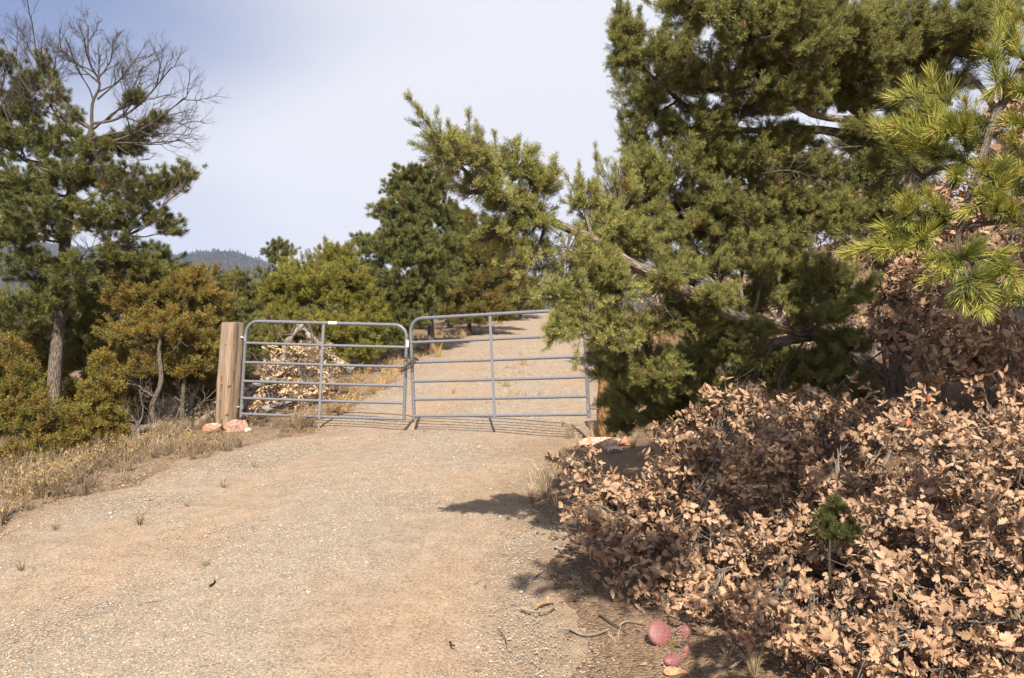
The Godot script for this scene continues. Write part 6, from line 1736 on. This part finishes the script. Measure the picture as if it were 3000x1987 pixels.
	var grey := Color(0.24, 0.22, 0.13)
	weed("grey dry bunch grass with its own shadow at the track edge beside the oak tips", "bunch_grass", "grass clump", Vector3(0.283, 0.23, -6.39), tall, 0.85, Color(0.33, 0.27, 0.19), "bunch grasses")
	weed("straw coloured spiky bunch grass at the bottom edge under the oak", "bunch_grass", "grass clump", Vector3(0.998, 0.194, -3.15), tall, 0.42, straw, "bunch grasses")
	weed("straw bunch grass right of the log post slabs", "bunch_grass", "grass clump", Vector3(1.32, 0.416, -8.4), tall, 0.8, straw, "bunch grasses")
	weed("twiggy bunch grass left of the log post under the gate end", "bunch_grass", "grass clump", Vector3(0.698, 0.428, -9.2), tall, 0.95, Color(0.36, 0.29, 0.2), "bunch grasses")
	weed("twiggy clump at the tip of the left gate shadow", "bunch_grass", "grass clump", Vector3(-2.78, 0.4, -9.9), tall, 1.0, Color(0.33, 0.26, 0.17), "bunch grasses")
	weed("golden bunch grass at the track edge beyond the left gate leaf", "bunch_grass", "grass clump", Vector3(-2.29, 0.769, -13.4), tall, 1.3, Color(0.55, 0.40, 0.2), "bunch grasses")
	weed("golden brush clump at the foot of the tall rounded pinyon", "bunch_grass", "grass clump", Vector3(-1.8, 1.13, -18.6), tall, 1.5, Color(0.54, 0.37, 0.17), "bunch grasses")
	weed("pale grass clump in the middle of the track far beyond the gate", "bunch_grass", "grass clump", Vector3(0.254, 1.31, -17), tall, 1.2, Color(0.5, 0.38, 0.24), "bunch grasses")
	weed("tan grass clump in the track just right of the right gate brace", "bunch_grass", "grass clump", Vector3(-0.105, 0.9, -13.8), tall, 1.0, Color(0.48, 0.36, 0.21), "bunch grasses")
	var spots := [[Vector3(-1.87, 0.168, -4.68), 0.8, "green grey weed alone in the middle foreground gravel"], [Vector3(-2.96, 0.166, -4.62), 0.9, "green grey weed in the gravel at the left edge"], [Vector3(-2.73, 0.202, -5.61), 1.2, "largest sprawling grey weed at the left verge"], [Vector3(-2.54, 0.243, -6.75), 1.1, "grey weed at the verge below the timber post stones"], [Vector3(-3.23, 0.196, -5.43), 0.9, "dull green weed beside the grass near the left edge"], [Vector3(-1.48, 0.177, -4.92), 0.35, "tiny weed in the gravel below the gate middle"], [Vector3(-1.01, 0.573, -13.2), 1.0, "small dry weed in the track beyond the gap of the gates"], [Vector3(-0.229, 0.654, -14.2), 1.1, "grey weed behind the right gate brace"], [Vector3(-2.56, 0.273, -7.59), 0.9, "dry weed on the verge right of the brush"], [Vector3(-2.6, 0.22, -6.12), 0.6, "little weed on the gravel edge left of the middle"], [Vector3(0.668, 0.367, -10.2), 0.9, "dry stalky weed in front of the right gate corner"]]
	for s in spots:
		weed(s[2], "weed", "weed", s[0], weedy, s[1], grey, "weeds growing in the gravel")

	# sticks and bark on the ground
	var pale := bark("pale_stick", Color(0.44, 0.36, 0.28), Color(0.27, 0.21, 0.155), 0.5)
	stick("stick", "pale curved stick left of the cactus", [Vector3(0.285, 0.135, -3.75), Vector3(0.336, 0.133, -3.68), Vector3(0.409, 0.136, -3.68), Vector3(0.473, 0.142, -3.73)], 0.0075, 0.004, pale, "sticks lying on the ground")
	stick("stick", "thicker bent bark piece at the tip of the oak shadow", [Vector3(0.051, 0.144, -4), Vector3(0.104, 0.143, -3.96), Vector3(0.176, 0.143, -3.96), Vector3(0.229, 0.145, -4.03)], 0.010, 0.005, pale, "sticks lying on the ground")
	stick("stick", "tan bark flake just above the bent bark piece", [Vector3(0.124, 0.145, -4.01), Vector3(0.171, 0.147, -4.07), Vector3(0.223, 0.147, -4.08)], 0.014, 0.009, bark("tan_bark", Color(0.46, 0.33, 0.21), Color(0.28, 0.18, 0.11), 0.5), "sticks lying on the ground")
	stick("stick", "pale stick pointing at the pink cactus pad", [Vector3(0.529, 0.148, -3.77), Vector3(0.574, 0.154, -3.81), Vector3(0.623, 0.158, -3.78), Vector3(0.66, 0.161, -3.75)], 0.006, 0.003, pale, "sticks lying on the ground")
	stick("stick", "dark straight stick above the pale curved one", [Vector3(0.447, 0.148, -3.92), Vector3(0.497, 0.146, -3.8), Vector3(0.556, 0.148, -3.69)], 0.006, 0.004, mats.dead, "sticks lying on the ground")
	stick("stick", "short brown stick at the shadow edge under the oak", [Vector3(0.111, 0.159, -4.42), Vector3(0.17, 0.163, -4.53), Vector3(0.239, 0.166, -4.62)], 0.006, 0.004, mats.dead, "sticks lying on the ground")
	stick("stick", "thin white stick at the bottom edge right of the cactus", [Vector3(0.916, 0.18, -3.2), Vector3(0.986, 0.196, -3.25), Vector3(1.04, 0.208, -3.27)], 0.006, 0.004, pale, "sticks lying on the ground")
	stick("stick", "thin bent twig low in the gravel left of the sticks", [Vector3(-0.071, 0.135, -3.75), Vector3(-0.038, 0.132, -3.67), Vector3(-0.023, 0.129, -3.57)], 0.004, 0.002, mats.dead, "sticks lying on the ground")
	stick("stick", "thin tan straw in the gravel of the middle foreground", [Vector3(-1.98, 0.146, -4.05), Vector3(-1.94, 0.147, -4.09), Vector3(-1.88, 0.148, -4.11)], 0.004, 0.002, pale, "sticks lying on the ground")
	stick("stick", "small dark curl of bark in the gravel near the bottom", [Vector3(-0.292, 0.13, -3.6), Vector3(-0.281, 0.129, -3.57), Vector3(-0.265, 0.128, -3.56)], 0.006, 0.003, mats.bark_dark, "sticks lying on the ground")
	stick("stick", "brown bark chip in the gravel left of the middle", [Vector3(-1.71, 0.156, -4.32), Vector3(-1.7, 0.157, -4.36), Vector3(-1.71, 0.159, -4.41)], 0.007, 0.004, mats.bark_dark, "sticks lying on the ground")

	prickly_pear("round pink prickly pear pad with a smaller one behind it", [[Vector3(0.687, 0.157, -3.56), 0.06, 0.06, 0.25, -0.6], [Vector3(0.803, 0.176, -3.58), 0.034, 0.036, -0.6, -0.3]])
	prickly_pear("low pink prickly pear pair at the bottom edge below the round pad", [[Vector3(0.7, 0.15, -3.33), 0.044, 0.03, 0.3, -0.8], [Vector3(0.763, 0.161, -3.38), 0.022, 0.04, -0.8, -0.4]])
	weed("yellow green tuft growing between the cactus pads", "weed", "weed", Vector3(0.735, 0.161, -3.49), weedy, 0.45, Color(0.40, 0.38, 0.09), "")
